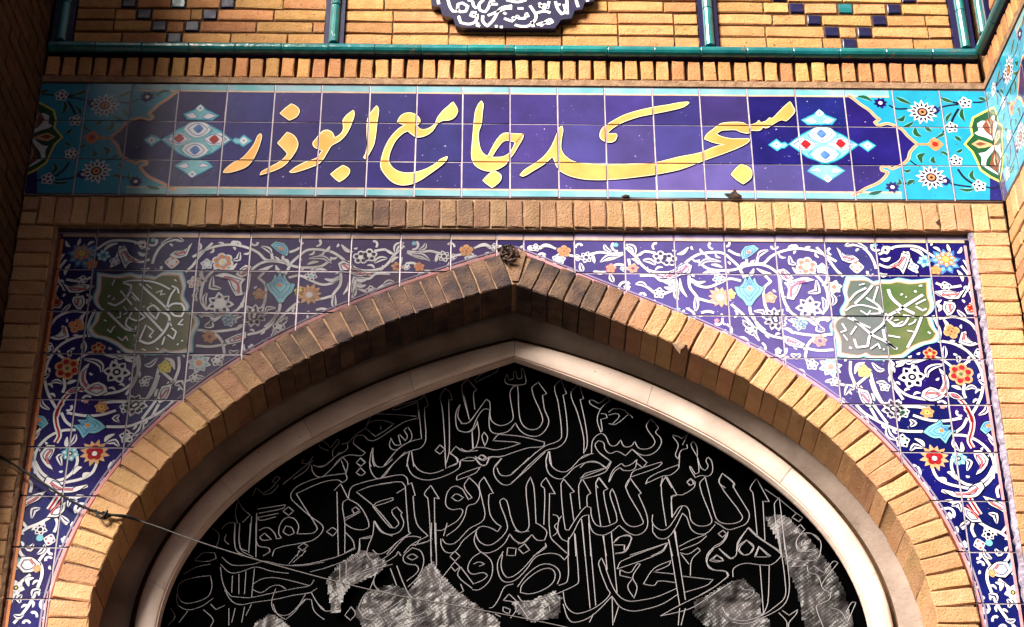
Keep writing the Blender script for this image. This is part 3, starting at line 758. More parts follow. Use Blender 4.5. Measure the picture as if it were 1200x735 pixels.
# half palmette at the corner
pal = '775,415 830,350 818,290 835,225 900,190 940,170 1000,110 1060,95 1120,90'
pal2 = '1120,770 1040,690 960,650 890,600 855,520 830,470 775,415'
pp = T('R', pal+' '+pal2)
cor.fill(pp, 5, YE, sm=False)
def shrink(P, c, f): return [(c[0]+(p[0]-c[0])*f, c[1]+(p[1]-c[1])*f) for p in P]
pc = (1190, 169); cor.fill(shrink(pp, pc, .955), 6, GN, sm=False)
for s, m, l in (('870,270 910,250 960,260 990,330 985,395 930,370 880,355 850,340 880,320', WH, 7), ('905,290 940,235 985,230 985,320 970,360 930,330', BR, 8), ('1000,150 1030,250 1010,390 990,400 980,240', WH, 7), ('1010,380 1015,300 1040,260 1062,290 1058,390 1020,440', BR, 8),
                 ('880,480 930,470 985,420 990,450 940,520 930,560 990,600 1035,640 960,600 900,560 900,510', WH, 7), ('960,560 985,470 1015,455 1035,520 1030,610 985,590', BR, 8), ('830,415 880,385 960,410 985,425 930,440 880,445', PE, 8), ('855,415 890,400 940,415 890,430', BR, 9),
                 ('1020,150 1100,140 1150,300 1120,420 1050,420 1045,240', GN, 7), ('1080,200 1130,250 1120,380 1085,400', PK, 8), ('1050,440 1120,430 1150,560 1100,680 1050,640', GN, 7), ('1080,470 1120,500 1110,620 1080,600', PK, 8), ('1000,400 1160,390 1160,440 1000,432', WH, 9)):
    cor.fill(T('R', s), l, m)
for s in ('940,250 960,290 965,340', '1040,300 1030,350 1030,400', '1000,480 990,530 1000,570'): cor.line(T('R', s), 1.6*PXM, 9, CR)

OLD = G['olivedark']
# lozenge medallion, drawn for the right side and mirrored to the left
med = Ink(S_)
O1 = '265,325 340,268 400,235 490,197 590,238 645,262 700,300 757,330 700,372 640,420 590,445 520,465 450,435 400,418 335,372'
for s in (O1, '355,155 410,130 440,118 480,80 525,122 600,150 570,185 400,188', '398,515 440,475 520,462 600,478 660,512 600,550 540,592 480,560', '125,330 180,290 212,318 240,312 262,330 235,352 212,352 185,372', '755,330 790,312 820,300 877,335 822,378 790,352'):
    med.fill(T('M', s), 2, CY, sm=False); med.line(T('M', s), .006, 3, TE, sm=False, closed=True)
for s in ('495,205 560,215 600,255 555,300 505,315 440,290 400,250 440,215', '520,345 590,365 615,405 570,440 520,455 450,430 425,400 460,360', '275,325 340,280 400,290 470,320 420,365 340,362', '540,325 610,285 660,290 745,330 690,360 620,368'):
    med.fill(T('M', s), 4, WH)
    med.line(T('M', s), .003, 5, AQ, closed=True)
for s in ('370,155 430,140 470,170 430,182', '590,152 530,140 500,170 545,182', '410,515 470,490 500,520', '645,512 580,490 560,520 600,530'): med.fill(T('M', s), 4, WH); med.line(T('M', s), .003, 5, BL, closed=True)
for s in ('300,325 345,300 385,288 430,305 460,322 430,345 385,358 340,348', '560,322 600,300 640,292 700,318 715,330 680,345 630,358 590,345', '495,215 540,228 570,252 540,285 500,300 460,285 430,252 460,228', '520,360 565,378 590,402 560,428 520,442 480,428 455,402 480,375', '335,300 300,322 340,350', '695,308 730,330 690,352', '430,235 400,262 420,285', '590,235 610,262 600,285', '430,370 400,395 430,420', '600,370 630,395 600,425'):
    med.line(T('M', s), .0034, 6, BL if len(s) > 40 else TE, closed=len(s) > 40)
for c, m_ in (('385,325', RD), ('630,322', RD), ('495,252', BL), ('520,402', BL)): daisy(med, T('M', c)[0], 6.5, 4, m_, layer=8, rot=0)
for c in ('180,330', '822,338', '482,108', '540,570'): daisy(med, T('M', c)[0], 5, 4, WH, layer=6, rot=0); med.disc(T('M', c)[0], 1.4*PXM, 8, BL)

mir = lambda x, z: (-x, z)
SIGN = sgn_ink.L+cor.L+cor.mapped(mir)+med.L+med.mapped(lambda x, z: (-x-.035, z))

# letters
LET = {
 'ra': [('L1', '330,315 338,330 320,400 290,470 265,510 230,545 170,570 110,585 72,585 90,560 140,520 200,490 250,440 290,385 315,330')],
 'dot1': [('L1', '550,105 590,130 602,158 580,195 535,217 505,195 472,170 510,135')],
 'dhal': [('L1', '520,305 560,325 590,370 588,410 565,455 530,500 490,540 430,570 370,590 330,602 345,580 400,550 470,510 515,470 520,450 500,425 455,380 485,345')],
 'bu': [('L1', '985,150 988,180 970,240 935,310 890,360 830,395 800,440 770,490 735,525 690,545 620,570 560,585 538,583 580,550 660,510 720,490 750,460 770,430 740,420 712,405 703,380 725,350 750,320 775,295 810,292 840,315 848,345 880,330 910,300 918,270 915,220 940,185')],
 'dot2': [('L1', '912,538 950,560 955,585 930,620 885,650 855,625 828,598 870,565')],
 'alef': [('L1', '1150,118 1160,150 1150,220 1140,310 1125,390 1095,450 1070,490 1060,480 1075,450 1085,380 1083,300 1088,210 1115,160')],
 'ain': [('L2', '605,92 635,150 615,195 580,215 530,220 490,245 460,290 410,325 350,335 310,310 288,292 250,310 200,360 165,430 150,490 160,530 200,570 260,590 330,588 400,570 470,535 520,495 565,475 550,505 500,550 430,600 370,640 310,665 240,672 180,650 130,600 100,545 105,490 130,410 170,340 220,285 272,250 215,235 240,190 280,170 330,175 365,205 368,235 345,255 380,285 430,280 480,245 500,200 540,150 575,120')],
 'jim': [('L2', '805,85 815,110 808,170 800,250 783,300 785,380 805,440 850,475 940,480 985,465 1020,430 1050,370 1100,315 1090,350 1060,400 1030,450 1000,490 970,530 920,560 860,575 800,560 755,525 738,470 742,390 750,300 755,240 765,160 785,110'), ('L2', '848,480 890,400 925,345 965,312 1030,315 1100,318 1052,376 1010,362 965,362 925,400 872,480')],
 'dot3': [('L2', '890,575 935,600 940,630 920,660 880,690 845,665 818,642 850,608')],
 'dal': [('L3', '350,262 355,290 345,350 342,420 370,470 430,510 520,525 660,535 800,530 1000,520 1170,480 1320,450 1420,410 1500,390 1420,375 1355,350 1370,320 1420,280 1470,245 1540,235 1620,238 1660,255 1720,240 1735,222 1745,240 1790,225 1810,205 1830,208 1870,170 1920,120 1955,90 1970,120 1985,155 1955,195 1925,222 1890,215 1840,240 1790,270 1760,265 1740,288 1680,290 1660,308 1610,300 1570,285 1520,285 1470,290 1430,315 1470,335 1540,350 1620,350 1665,350 1660,370 1610,400 1540,430 1460,460 1360,495 1270,530 1170,565 1020,595 900,612 760,628 640,635 520,632 420,612 350,580 315,540 300,500 285,470 230,520 150,570 80,610 58,605 90,570 160,525 220,480 270,420 300,360 320,310 330,280')],
 'stroke': [('L3', '1240,98 1200,125 1100,150 1000,170 900,190 820,215 760,240 710,270 675,300 665,315 730,315 735,330 715,365 670,370 630,350 620,320 635,280 665,255 720,220 800,180 900,150 1000,128 1100,112 1180,97 1240,92')],
 'dot4': [('L4', '590,530 640,550 662,580 655,625 605,665 560,635 522,600 555,560')],
}
def cols_z(rows): return rows
# tile grid
cx_px = [155, 210, 267, 322.5, 377.5, 434, 489, 542.5, 597.5, 653, 708, 764, 819, 875, 931, 988, 1045, 1100]
xs = [-HX]+[-1.770]+[W(p, 105)[0] for p in cx_px][0:]+[HX]
xs = sorted(set(round(x, 4) for x in xs)); xs = [xs[0]]+[x for a, x in zip(xs, xs[1:]) if x-a > .05 or x == xs[-1]]
zrow = [Z_SB, W(600, 190.5)[1], W(600, 145.5)[1], Z_ST]
GW = .0056
sign = thing('name_panel', 'long blue tiled name panel with large golden calligraphy between two brick courses', 'tile panel', (0, 0, 0))
V, F = [], []; box(V, F, -HX+.001, HX-.001, .0020, .302, Z_SB, Z_ST); part('grout_bed', V, F, groutM, sign)
SGN_POLYS = []
for i in range(len(xs)-1):
    for j in range(3):
        x0, x1, z0, z1 = xs[i]+GW/2, xs[i+1]-GW/2, zrow[j]+GW*.28, zrow[j+1]-GW*.28
        P = [(x0, z0), (x1, z0), (x1, z1), (x0, z1)]; SGN_POLYS.append(P)
        b = max(0, sheen_at((x0+x1)/2, (z0+z1)/2)*random.uniform(.75, 1.2)); px = photo_px((x0+x1)/2, z0)[0]
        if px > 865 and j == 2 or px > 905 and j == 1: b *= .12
        make_tile(sign, P, SIGN, N, bloom=b, soot=.34*g2(*photo_px((x0+x1)/2, z0), 40, 170, 150, 150)+.34*g2(*photo_px((x0+x1)/2, z0), 380, 170, 190, 150), ygap=RJ(.0004))  # first dark term paints the shade at the left end into the tiles
def cut_part(name, ink, polys, parent, y0=0.0, **attr):
    V, F, MI, mats, idx = [], [], [], [], {}
    boxes = [(min(p[0] for p in P), max(p[0] for p in P), min(p[1] for p in P), max(p[1] for p in P)) for P in polys]
    for (P, layer, mm) in ink:
        a0, a1 = min(p[0] for p in P), max(p[0] for p in P); b0, b1 = min(p[1] for p in P), max(p[1] for p in P)
        for poly, bb in zip(polys, boxes):
            if a1 < bb[0] or a0 > bb[1] or b1 < bb[2] or b0 > bb[3]: continue
            Q = P; n = len(poly)
            for i in range(n):
                Q = clip(Q, poly[i], poly[(i+1) % n])
                if len(Q) < 3: break
            if len(Q) < 3 or area(Q) < 1e-8: continue
            if mm not in idx: idx[mm] = len(mats); mats.append(mm)
            k = len(V); V += [(p[0], y0-INKH*layer, p[1]) for p in Q]; F.append(tuple(range(k, k+len(Q)))); MI.append(idx[mm])
    if not F: return None
    o = part(name, V, F, mats, parent, MI)
    for k, v in attr.items(): o[k] = float(v)
    return o
inset = [[(P[0][0]+.0012, P[0][1]+.0012), (P[1][0]-.0012, P[1][1]+.0012), (P[2][0]-.0012, P[2][1]-.0012), (P[3][0]+.0012, P[3][1]-.0012)] for P in SGN_POLYS]
for k, v in LET.items():
    ik = Ink(S_)
    for c, s in v:
        P = T(c, s)
        ik.line(P, .0115, 7, DL, closed=True); ik.line(P, .0065, 8, PL, closed=True); ik.fill(P, 9, GD)
    ik.L += []
    cut_part('letter', ik.L, inset, sign, y0=-.0012)

# the same band on the side walls
for root, sg in ((RS, 1),):
    L = 1.42
    ink = cor.mapped(lambda x, z: (sg*(HX-x), z))
    # past the corner design the navy field and border continue
    bi = Ink()
    for zt, s in ((Z_ST, -1), (Z_SB, 1)):
        a, b = sorted((sg*.41, sg*L)); e = zt
        hband(bi, *sorted((e+s*.004, e+s*.033)), 2, AQ, a, b); hband(bi, *sorted((e+s*.033, e+s*.041)), 3, CR, a, b)
    ink = ink+bi.L+med.mapped(lambda x, z: (sg*(HX-x), z))
    a, b = sorted((0.0, sg*L)); V, F = [], []; box(V, F, a, b, .0020, .0315, Z_SB, Z_ST); part('grout_bed', V, F, groutM, root)
    n = 7
    for i in range(n):
        for j in range(3):
            a, b = sorted((sg*(.004+(L-.004)*i/n), sg*(.004+(L-.004)*(i+1)/n)))
            P = [(a+GW/2, zrow[j]+GW*.35), (b-GW/2, zrow[j]+GW*.35), (b-GW/2, zrow[j+1]-GW*.35), (a+GW/2, zrow[j+1]-GW*.35)]
            make_tile(root, P, ink, N)

# ------------------------------------------------------------------ spandrels: drawings for the right half, mirrored to the left
Q_ = lambda x, y: W(x, y, SPD)
sp = Ink(Q_)
VW = 3.3
def vine(c, s, w=VW, m=None, w1=None):
    P = T(c, s); m = m or WH
    sp.line(P, (w+1.9)*PXM, 2, DL, w1=((w1+1.9)*PXM if w1 else None)); sp.line(P, w*PXM, 3, m, w1=(w1*PXM if w1 else None))
for c, s in (
 ('E', '620,180 700,195 790,240 850,300 895,380 912,470 900,560 865,640 835,690'), ('E', '262,300 255,380 272,450 310,510 380,560 470,583 560,590 640,560'), ('E', '600,190 610,120 590,60 560,0'),
 ('F', '20,-30 70,20 150,70 250,120 340,150 490,155'), ('F', '700,180 790,185 880,225 950,290 985,360 990,430 960,500 890,560'), ('F', '720,160 770,120 800,60'),
 ('F', '700,330 690,400 720,470 780,520 860,540'), ('F', '550,400 590,480 660,520 760,545 830,560'), ('F', '940,170 990,230 1000,300 1000,400 1035,440'), ('F', '1055,520 1010,560 1020,620'), ('F', '860,540 940,480 985,400'),
 ('F', '620,570 700,598 800,590 870,545'), ('G', '470,50 540,110 610,150 680,180 730,225 730,290 700,345 640,360'), ('G', '640,360 600,390 592,450 615,520 640,580 690,660 760,740'), ('G', '490,90 460,140 440,150'), ('G', '680,175 720,110 700,60 660,30'), ('G', '520,90 500,150 520,200'), ('G', '690,350 760,430 811,440'), ('G', '745,550 790,650 800,735'), ('G', '660,450 720,500 745,530'), ('G', '560,300 610,370'),
 ('E', '120,450 150,540 190,600 230,640'), ('E', '0,470 60,530 120,600 180,680 240,760'), ('E', '300,330 380,320 440,325 520,300 600,300 680,350 720,390'), ('E', '420,340 410,420'), ('E', '780,480 775,540 790,580'), ('E', '820,310 775,350 760,390'), ('E', '420,700 520,732 640,740 760,720'), ('E', '330,640 430,640 520,650'),
 ('B', '0,350 90,318 150,250 230,200 320,185 400,190 460,235 520,290'), ('B', '230,250 300,300 400,312 480,308 560,282 650,270 720,285 780,325 830,380'), ('B', '560,270 640,265 690,262 740,215 820,178 920,160 1020,170 1110,200 1200,250'),
 ('B', '800,360 815,450 840,540 890,615 970,650 1080,660 1200,640'), ('B', '165,350 170,430 220,500 230,560'), ('B', '230,510 300,530 360,540'), ('B', '520,300 560,370 590,400'), ('B', '590,540 600,620 650,690 700,735'), ('B', '690,480 700,560 730,620'), ('B', '700,350 740,390 690,440 690,500'), ('B', '460,550 520,600 560,640 610,700 640,760'),
 ('B', '1040,330 1100,390 1135,460 1140,560 1100,620'), ('B', '640,260 660,200 720,170'), ('B', '560,210 500,200 440,170'), ('B', '530,300 570,250 560,220'), ('B', '340,610 300,600 250,610'), ('B', '170,380 230,420 300,430 380,400 450,370 530,385'),
 ('C', '-20,150 60,230 120,310 170,355'), ('C', '190,140 280,140 340,180 380,240 400,300'), ('C', '420,200 520,150 620,140 700,150 780,200 860,250'), ('C', '420,270 480,290 560,260 600,180'), ('C', '620,180 650,260 690,330'), ('C', '1000,280 1060,370 1040,450 960,500 860,490 810,460'), ('C', '940,500 900,570 930,620'), ('C', '1060,460 1080,520 1070,560'), ('C', '820,400 900,430 1000,420'), ('C', '840,650 960,640 1060,680 1110,740'),
 ('D', '130,-10 180,90 260,140 340,160 460,210 510,240 505,300 550,350'), ('D', '510,230 600,245 700,240'), ('D', '510,220 560,160 640,135 700,130'), ('D', '690,460 780,490 860,492 900,560 960,650 1010,740'), ('D', '860,490 920,440 960,400'), ('D', '960,400 985,490 1030,590 1070,640'), ('D', '390,110 480,130 580,140 650,140'), ('D', '820,320 820,400 850,480'), ('D', '650,40 690,10 620,20 540,30 450,10'), ('D', '1110,330 1105,420 1130,500 1190,590'),
 ('A', '-10,155 40,160 80,140'), ('A', '190,160 240,140 310,160'), ('A', '400,205 450,215'), ('A', '550,200 620,185 700,195 780,190'), ('A', '800,150 870,215 910,270 960,310 1050,328 1130,320 1200,265'), ('A', '870,215 930,180 1010,190'), ('A', '780,195 720,225 640,245'), ('A', '700,290 740,270 790,275'), ('A', '870,405 950,430 1000,470'), ('A', '1060,480 1110,460 1150,440'), ('A', '900,350 1000,350 1050,385 1150,370'), ('A', '1150,370 1165,440 1160,520'), ('A', '580,320 660,325'), ('A', '820,230 830,290'), ('A', '1100,420 1150,420')):
    vine(c, s)
# thick red-throated stems
for c, s, w in (('E', '640,560 700,560 760,600 805,660 835,750', 6), ('F', '790,-10 835,60 835,140 815,220 840,270', 6), ('F', '850,560 820,620 850,680 890,740', 6.5), ('D', '880,500 930,570 960,640', 6), ('A', '1030,350 1110,355 1180,320', 5)):
    vine(c, s, w); sp.line(T(c, s), w*.38*PXM, 5, RD)
# lilies: white body with pink throat
for c, s, t_ in (('E', '600,370 640,400 668,450 668,520 630,560 592,545 622,480 615,420', '642,430 648,490 622,540'), ('E', '478,570 490,530 540,503 590,520 645,565 600,592 540,602', '505,552 560,545 615,565'), ('E', '660,540 720,545 775,585 740,590 690,575', '690,557 750,578'),
 ('B', '80,330 90,290 150,260 185,280 170,330 120,345', '110,320 150,285'), ('B', '790,310 830,300 870,330 900,370 860,390 820,370', '815,320 860,375'), ('B', '830,400 900,380 980,360 1050,380 960,400 930,470 900,520 850,510 860,440', '880,500 890,430 980,385'),
 ('C', '120,150 180,200 240,210 280,240 220,260 160,240', '170,215 240,235'), ('C', '490,280 560,240 580,190 640,210 620,270 590,340 560,300', '510,290 560,270 600,215'), ('C', '810,460 900,450 980,465 1030,440 980,510 900,510', '860,485 980,480'), ('C', '880,530 950,540 960,570 930,620 900,630 870,580', '915,550 925,600'),
 ('D', '350,140 420,160 500,200 480,230 390,210 350,180', '370,170 440,195'), ('D', '870,510 940,530 970,600 960,650 910,620 880,560', '900,550 950,610'), ('F', '620,560 720,580 800,575 830,540 900,510 920,550 870,610 800,620 700,610', '720,598 810,592 880,550'), ('F', '845,290 900,290 950,350 940,390 900,440 860,460 890,400 850,330', '870,320 905,370 890,420'),
 ('F', '910,610 980,630 1050,660 1090,700 1070,732 1020,700 960,670', '960,650 1040,700'), ('G', '450,20 520,60 560,110 500,110 460,70', '470,10 540,90'), ('G', '600,390 650,350 710,350 740,400 700,440 640,430', '640,390 660,360'), ('E', '740,190 760,120 790,110 810,160 880,200 820,215', '775,170 780,120'), ('A', '1060,360 1110,330 1190,310 1200,340 1120,370', '1080,358 1180,325'),
 ('C', '1020,580 1060,540 1110,580 1090,620 1040,620', '1050,570 1080,590')):
    P = T(c, s); sp.line(P, 2.4*PXM, 5, DL, closed=True); sp.fill(P, 6, WH); q = (sum(p[0] for p in P)/len(P), sum(p[1] for p in P)/len(P)); sp.line(shrink(P, q, .62), 1.1*PXM, 7, N, closed=True); sp.line(T(c, t_), 2.8*PXM, 8, RD); sp.line(T(c, t_), .8*PXM, 9, PK)
# leaves
for c, s, w in (('E', '520,435 520,390 560,360 640,345', 9), ('E', '640,215 640,260 640,300', 9), ('E', '725,285 740,300 735,330', 8), ('E', '790,520 830,500 870,515', 7), ('E', '690,495 730,505 760,520', 6), ('E', '860,20 880,70 870,130', 8), ('E', '880,450 920,475 950,470', 8), ('E', '900,300 930,330 920,350', 5), ('E', '360,320 390,330 420,320', 7), ('E', '940,620 930,670 880,700', 7), ('E', '40,0 20,60 60,90', 7),
 ('F', '235,120 250,180 300,215', 9), ('F', '395,70 430,95 400,120', 8), ('F', '400,290 430,255 490,270', 8), ('F', '430,205 480,230 500,260', 6), ('F', '800,430 820,370 790,350', 8), ('F', '600,480 640,490 650,520', 6), ('F', '700,210 710,250 740,290', 7), ('F', '760,230 765,280 740,310', 6), ('F', '950,200 990,240 1010,260', 7), ('F', '1000,430 1030,440 1050,425', 6), ('F', '660,440 690,450 720,490', 6), ('F', '690,680 740,660 760,720', 7), ('F', '640,640 700,650 730,690', 6),
 ('G', '430,140 450,130 480,100', 7), ('G', '600,60 640,70 650,120', 8), ('G', '570,270 590,310 620,330', 7), ('G', '640,270 660,300 690,290', 8), ('G', '710,570 730,590 720,620', 8), ('G', '770,600 800,620 805,650', 7), ('G', '640,470 680,480 670,520', 6), ('G', '600,540 640,550 650,580', 8), ('G', '700,690 730,700 760,690', 7),
 ('B', '160,150 120,190 80,200', 6), ('B', '240,160 260,190 290,200', 5), ('B', '230,280 290,240 390,250', 7), ('B', '320,270 360,275 400,290', 5), ('B', '250,340 310,320 360,340', 5), ('B', '210,500 215,560 210,600', 8), ('B', '100,370 110,440 150,500', 5), ('B', '60,370 70,450 80,520', 5), ('B', '180,370 220,400 280,390', 6), ('B', '720,170 670,190 650,220', 8), ('B', '870,210 880,260 920,270', 8), ('B', '890,290 930,330 960,340', 6), ('B', '1000,470 1070,460 1060,380', 9), ('B', '620,600 680,600 690,630', 7), ('B', '540,680 570,700 600,735', 7), ('B', '860,660 930,690 980,720', 6), ('B', '1060,690 1090,720 1120,730', 7), ('B', '620,300 600,340 560,350', 6), ('B', '640,300 700,330 750,340', 6), ('B', '1100,500 1120,540 1110,590', 7),
 ('C', '180,140 240,120 340,160', 9), ('C', '430,230 470,240 500,220', 6), ('C', '420,330 450,350 480,340', 6), ('C', '640,160 700,180 740,220', 6), ('C', '800,150 830,160 850,180', 5), ('C', '900,130 910,160 920,180', 5), ('C', '1000,150 990,180 970,190', 5), ('C', '1010,240 1040,270 1050,310', 6), ('C', '970,310 1000,350 1010,390', 6), ('C', '970,590 1000,620 1040,650', 7), ('C', '840,600 860,570 830,550', 6), ('C', '70,60 120,40 180,70', 6), ('C', '20,420 60,380 50,330', 6), ('C', '80,470 110,520 90,560', 7), ('C', '860,520 830,540 850,590', 5), ('C', '440,160 480,150 520,165', 5), ('C', '870,650 900,700 880,730', 6),
 ('D', '60,30 110,80 180,180', 8), ('D', '600,60 590,100 640,110', 8), ('D', '400,270 440,290 470,270', 9), ('D', '400,20 440,40 430,80', 7), ('D', '780,560 810,500 850,520', 10), ('D', '640,465 680,460 710,470', 7), ('D', '520,30 570,60 600,40', 6), ('D', '970,330 1020,380 1060,380', 8), ('D', '1000,470 1050,470 1070,510', 7), ('D', '1140,360 1180,340 1200,330', 6), ('D', '350,90 390,100 420,130', 6), ('D', '850,410 870,350 920,330', 6), ('D', '910,560 970,560 990,600', 6),
 ('A', '190,150 240,135 310,160', 6), ('A', '480,260 490,300 500,320', 8), ('A', '570,200 575,240 580,260', 5), ('A', '650,130 660,160 700,180', 7), ('A', '570,320 620,330 660,320', 6), ('A', '690,340 700,370 715,395', 8), ('A', '620,255 680,215 750,215', 8), ('A', '800,130 850,150 865,200', 9), ('A', '920,240 970,245 1010,275', 9), ('A', '870,410 910,405 950,430', 8), ('A', '1070,430 1110,440 1140,430', 6), ('A', '1140,450 1150,490 1170,520', 6), ('A', '940,170 900,200 870,210', 4), ('A', '840,230 870,240 890,270', 5), ('A', '1060,390 1110,400 1150,380', 6)):
    leaf(sp, s, w*.95, WH, 3, c, out=DL, ow=.9)
# small curled side shoots along the long vines, so the ground reads as densely filled
rs = random.Random(3)
for c, s in (('E', '620,180 790,240 895,380 912,470 865,640'), ('E', '262,300 255,380 310,510 470,583'), ('F', '150,70 340,150'), ('F', '880,225 985,360 960,500'), ('B', '90,318 230,200 400,190'), ('B', '300,300 480,308 650,270'), ('B', '740,215 920,160 1110,200'), ('B', '815,450 890,615 1080,660'), ('D', '180,90 340,160 460,210'), ('D', '780,490 900,560 960,650'), ('G', '540,110 680,180 730,290'), ('G', '592,450 640,580 690,660'), ('A', '910,270 1050,328 1130,320'), ('C', '1060,370 1040,450 960,500')):
    P = T(c, s)
    for a, b in zip(P, P[1:]):
        for f in (.3, .7):
            x, y = a[0]+(b[0]-a[0])*f, a[1]+(b[1]-a[1])*f; d = Vector((b[0]-a[0], b[1]-a[1])).normalized(); sg = rs.choice((-1, 1)); nx, ny = -d.y*sg, d.x*sg; k = rs.uniform(4, 6.5)
            leaf(sp, [(x, y), (x+nx*k*.7+d.x*k*.3, y+ny*k*.7+d.y*k*.3), (x+nx*k+d.x*k*1.1, y+ny*k+d.y*k*1.1)], 3.6, WH, 3)
# blossoms
E_ = lambda c, s: T(c, s)[0]
rosette(sp, E_('E', '757,412'), 15, 6, RD, PE, OL, 5); daisy(sp, E_('E', '413,432'), 16, 6, WH, DL, DL, WH, 5, rot=.1); rosette(sp, E_('E', '540,270'), 8, 5, RD, PE, YE, 5); rosette(sp, E_('E', '690,112'), 8.5, 4, OR, PE, RD, 5); daisy(sp, E_('E', '520,680'), 8.5, 6, PE, OR, YE, RD, 5); daisy(sp, E_('E', '295,665'), 14, 8, WH, DL, DL, WH, 5); daisy(sp, E_('E', '350,680'), 8, 5, WH, GN, GN, None, 5); daisy(sp, E_('E', '885,268'), 7, 4, WH, DL, None, None, 5)
def lotus(s_, c, m1, m2):
    P = T(c, s_); sp.line(P, 2.2*PXM, 5, DL, closed=True); sp.fill(P, 6, m1); q = (sum(p[0] for p in P)/len(P), sum(p[1] for p in P)/len(P))
    for f in (.72, .45): sp.line(shrink(P, q, f), 1*PXM, 7, m2, closed=True)
    sp.disc(q, 2.6*PXM, 8, OR)
lotus('490,160 530,120 590,90 610,70 630,110 690,110 660,140 720,150 680,185 650,240 610,200 560,200', 'F', CY, BL)
lotus('890,140 920,90 960,80 985,50 1000,120 960,150 930,175', 'F', CY, BL)
daisy(sp, E_('F', '570,338'), 16.5, 12, PE, None, None, None, 5); rosette(sp, E_('F', '570,338'), 9, 5, RD, RD, WH, 7); sp.disc(E_('F', '570,345'), 3*PXM, 12, WH)
daisy(sp, E_('F', '345,222'), 9, 5, WH, DL, None, CY, 5); daisy(sp, E_('F', '740,345'), 10, 6, CY, WH, DL, WH, 5)
sp.disc(E_('G', '603,235'), 4*PXM, 7, CY); daisy(sp, E_('G', '600,185'), 8, 6, WH, DL, DL, None, 5); daisy(sp, E_('G', '745,378'), 7, 5, CY, None, None, BL, 5); daisy(sp, E_('G', '745,530'), 9.5, 6, WH, None, DL, YE, 5); daisy(sp, E_('G', '545,245'), 7, 4, WH, RD, None, None, 5); daisy(sp, E_('G', '620,415'), 5, 4, PE, OR, None, None, 8)
daisy(sp, E_('B', '385,500'), 15, 11, PE, None, PK, RD, 5); sp.disc(E_('B', '385,505'), 4*PXM, 9, WH)
lotus('485,428 520,428 545,402 558,362 576,388 590,345 608,388 626,364 640,402 662,424 692,432 668,480 636,512 602,562 570,560 545,520 508,488', 'B', CY, BL)
rosette(sp, E_('B', '990,282'), 13, 6, OR, WH, YE, 5); daisy(sp, E_('B', '1010,575'), 16, 7, WH, DL, None, None, 5, rot=.5); daisy(sp, E_('B', '770,650'), 16, 9, WH, DL, DL, WH, 5); lotus('530,190 560,145 620,135 655,160 610,200 570,225 540,235', 'B', CY, BL); daisy(sp, E_('B', '735,505'), 8.5, 5, PE, OR, None, None, 5); daisy(sp, E_('B', '375,372'), 8, 6, WH, DL, CY, None, 5); daisy(sp, E_('B', '950,688'), 9, 5, CY, WH, BL, WH, 5); sp.disc(E_('B', '910,150'), 4*PXM, 6, WH); daisy(sp, E_('B', '450,480'), 8, 6, YE, OR, None, None, 4)
daisy(sp, E_('C', '885,250'), 19, 9, BL, CY, None, None, 5); daisy(sp, E_('C', '890,235'), 12, 7, OR, CY, YE, PE, 8); daisy(sp, E_('C', '820,310'), 7.5, 5, OR, PE, None, None, 7)
daisy(sp, E_('C', '262,288'), 9, 4, WH, OR, None, None, 5, rot=0); daisy(sp, E_('C', '660,290'), 7, 4, WH, BL, None, None, 5); daisy(sp, E_('C', '105,430'), 10, 6, WH, PE, OR, None, 5); daisy(sp, E_('C', '20,300'), 8, 5, WH, CY, None, None, 5); daisy(sp, E_('C', '740,250'), 9, 6, CY, WH, BL, None, 5); daisy(sp, E_('C', '890,425'), 7, 4, WH, DL, None, None, 5); daisy(sp, E_('C', '1065,578'), 6, 4, RD, PE, None, None, 9); daisy(sp, E_('C', '465,170'), 6, 4, WH, PE, DL, None, 5)
daisy(sp, E_('D', '295,35'), 14, 8, WH, DL, DL, WH, 5); daisy(sp, E_('D', '465,62'), 9, 6, WH, BL, CY, None, 5); daisy(sp, E_('D', '605,178'), 9, 6, PE, OR, BR, None, 5); daisy(sp, E_('D', '680,362'), 14, 8, WH, CY, PE, OR, 5); daisy(sp, E_('D', '120,100'), 8, 4, WH, DL, None, None, 5); daisy(sp, E_('D', '550,345'), 8, 5, WH, DL, None, None, 5); daisy(sp, E_('D', '1120,655'), 14, 8, WH, DL, DL, WH, 5); daisy(sp, E_('D', '915,392'), 9, 5, YE, PE, None, OR, 5); daisy(sp, E_('D', '710,465'), 7, 5, WH, DL, None, None, 5); daisy(sp, E_('D', '1060,500'), 7, 5, WH, DL, None, None, 5)
rosette(sp, E_('A', '365,178'), 8, 5, OR, PE, RD, 5); daisy(sp, E_('A', '328,235'), 9, 5, WH, AQ, None, None, 4); daisy(sp, E_('A', '522,222'), 8.5, 6, WH, DL, DL, None, 5); daisy(sp, E_('A', '695,298'), 7, 5, OR, PE, None, None, 5); daisy(sp, E_('A', '850,298'), 7.5, 6, PE, OR, RD, None, 5); daisy(sp, E_('A', '785,298'), 5, 4, WH, DL, None, None, 5); rosette(sp, E_('A', '1045,222'), 9, 5, DL, WH, WH, 5); rosette(sp, E_('A', '1105,238'), 9, 5, DL, WH, WH, 5); daisy(sp, E_('A', '1035,472'), 8, 5, WH, DL, None, None, 5); sp.disc(E_('A', '130,155'), 4*PXM, 5, WH); daisy(sp, E_('A', '165,152'), 6, 5, WH, DL, None, None, 5); daisy(sp, E_('A', '460,225'), 5, 4, WH, DL, None, None, 5)

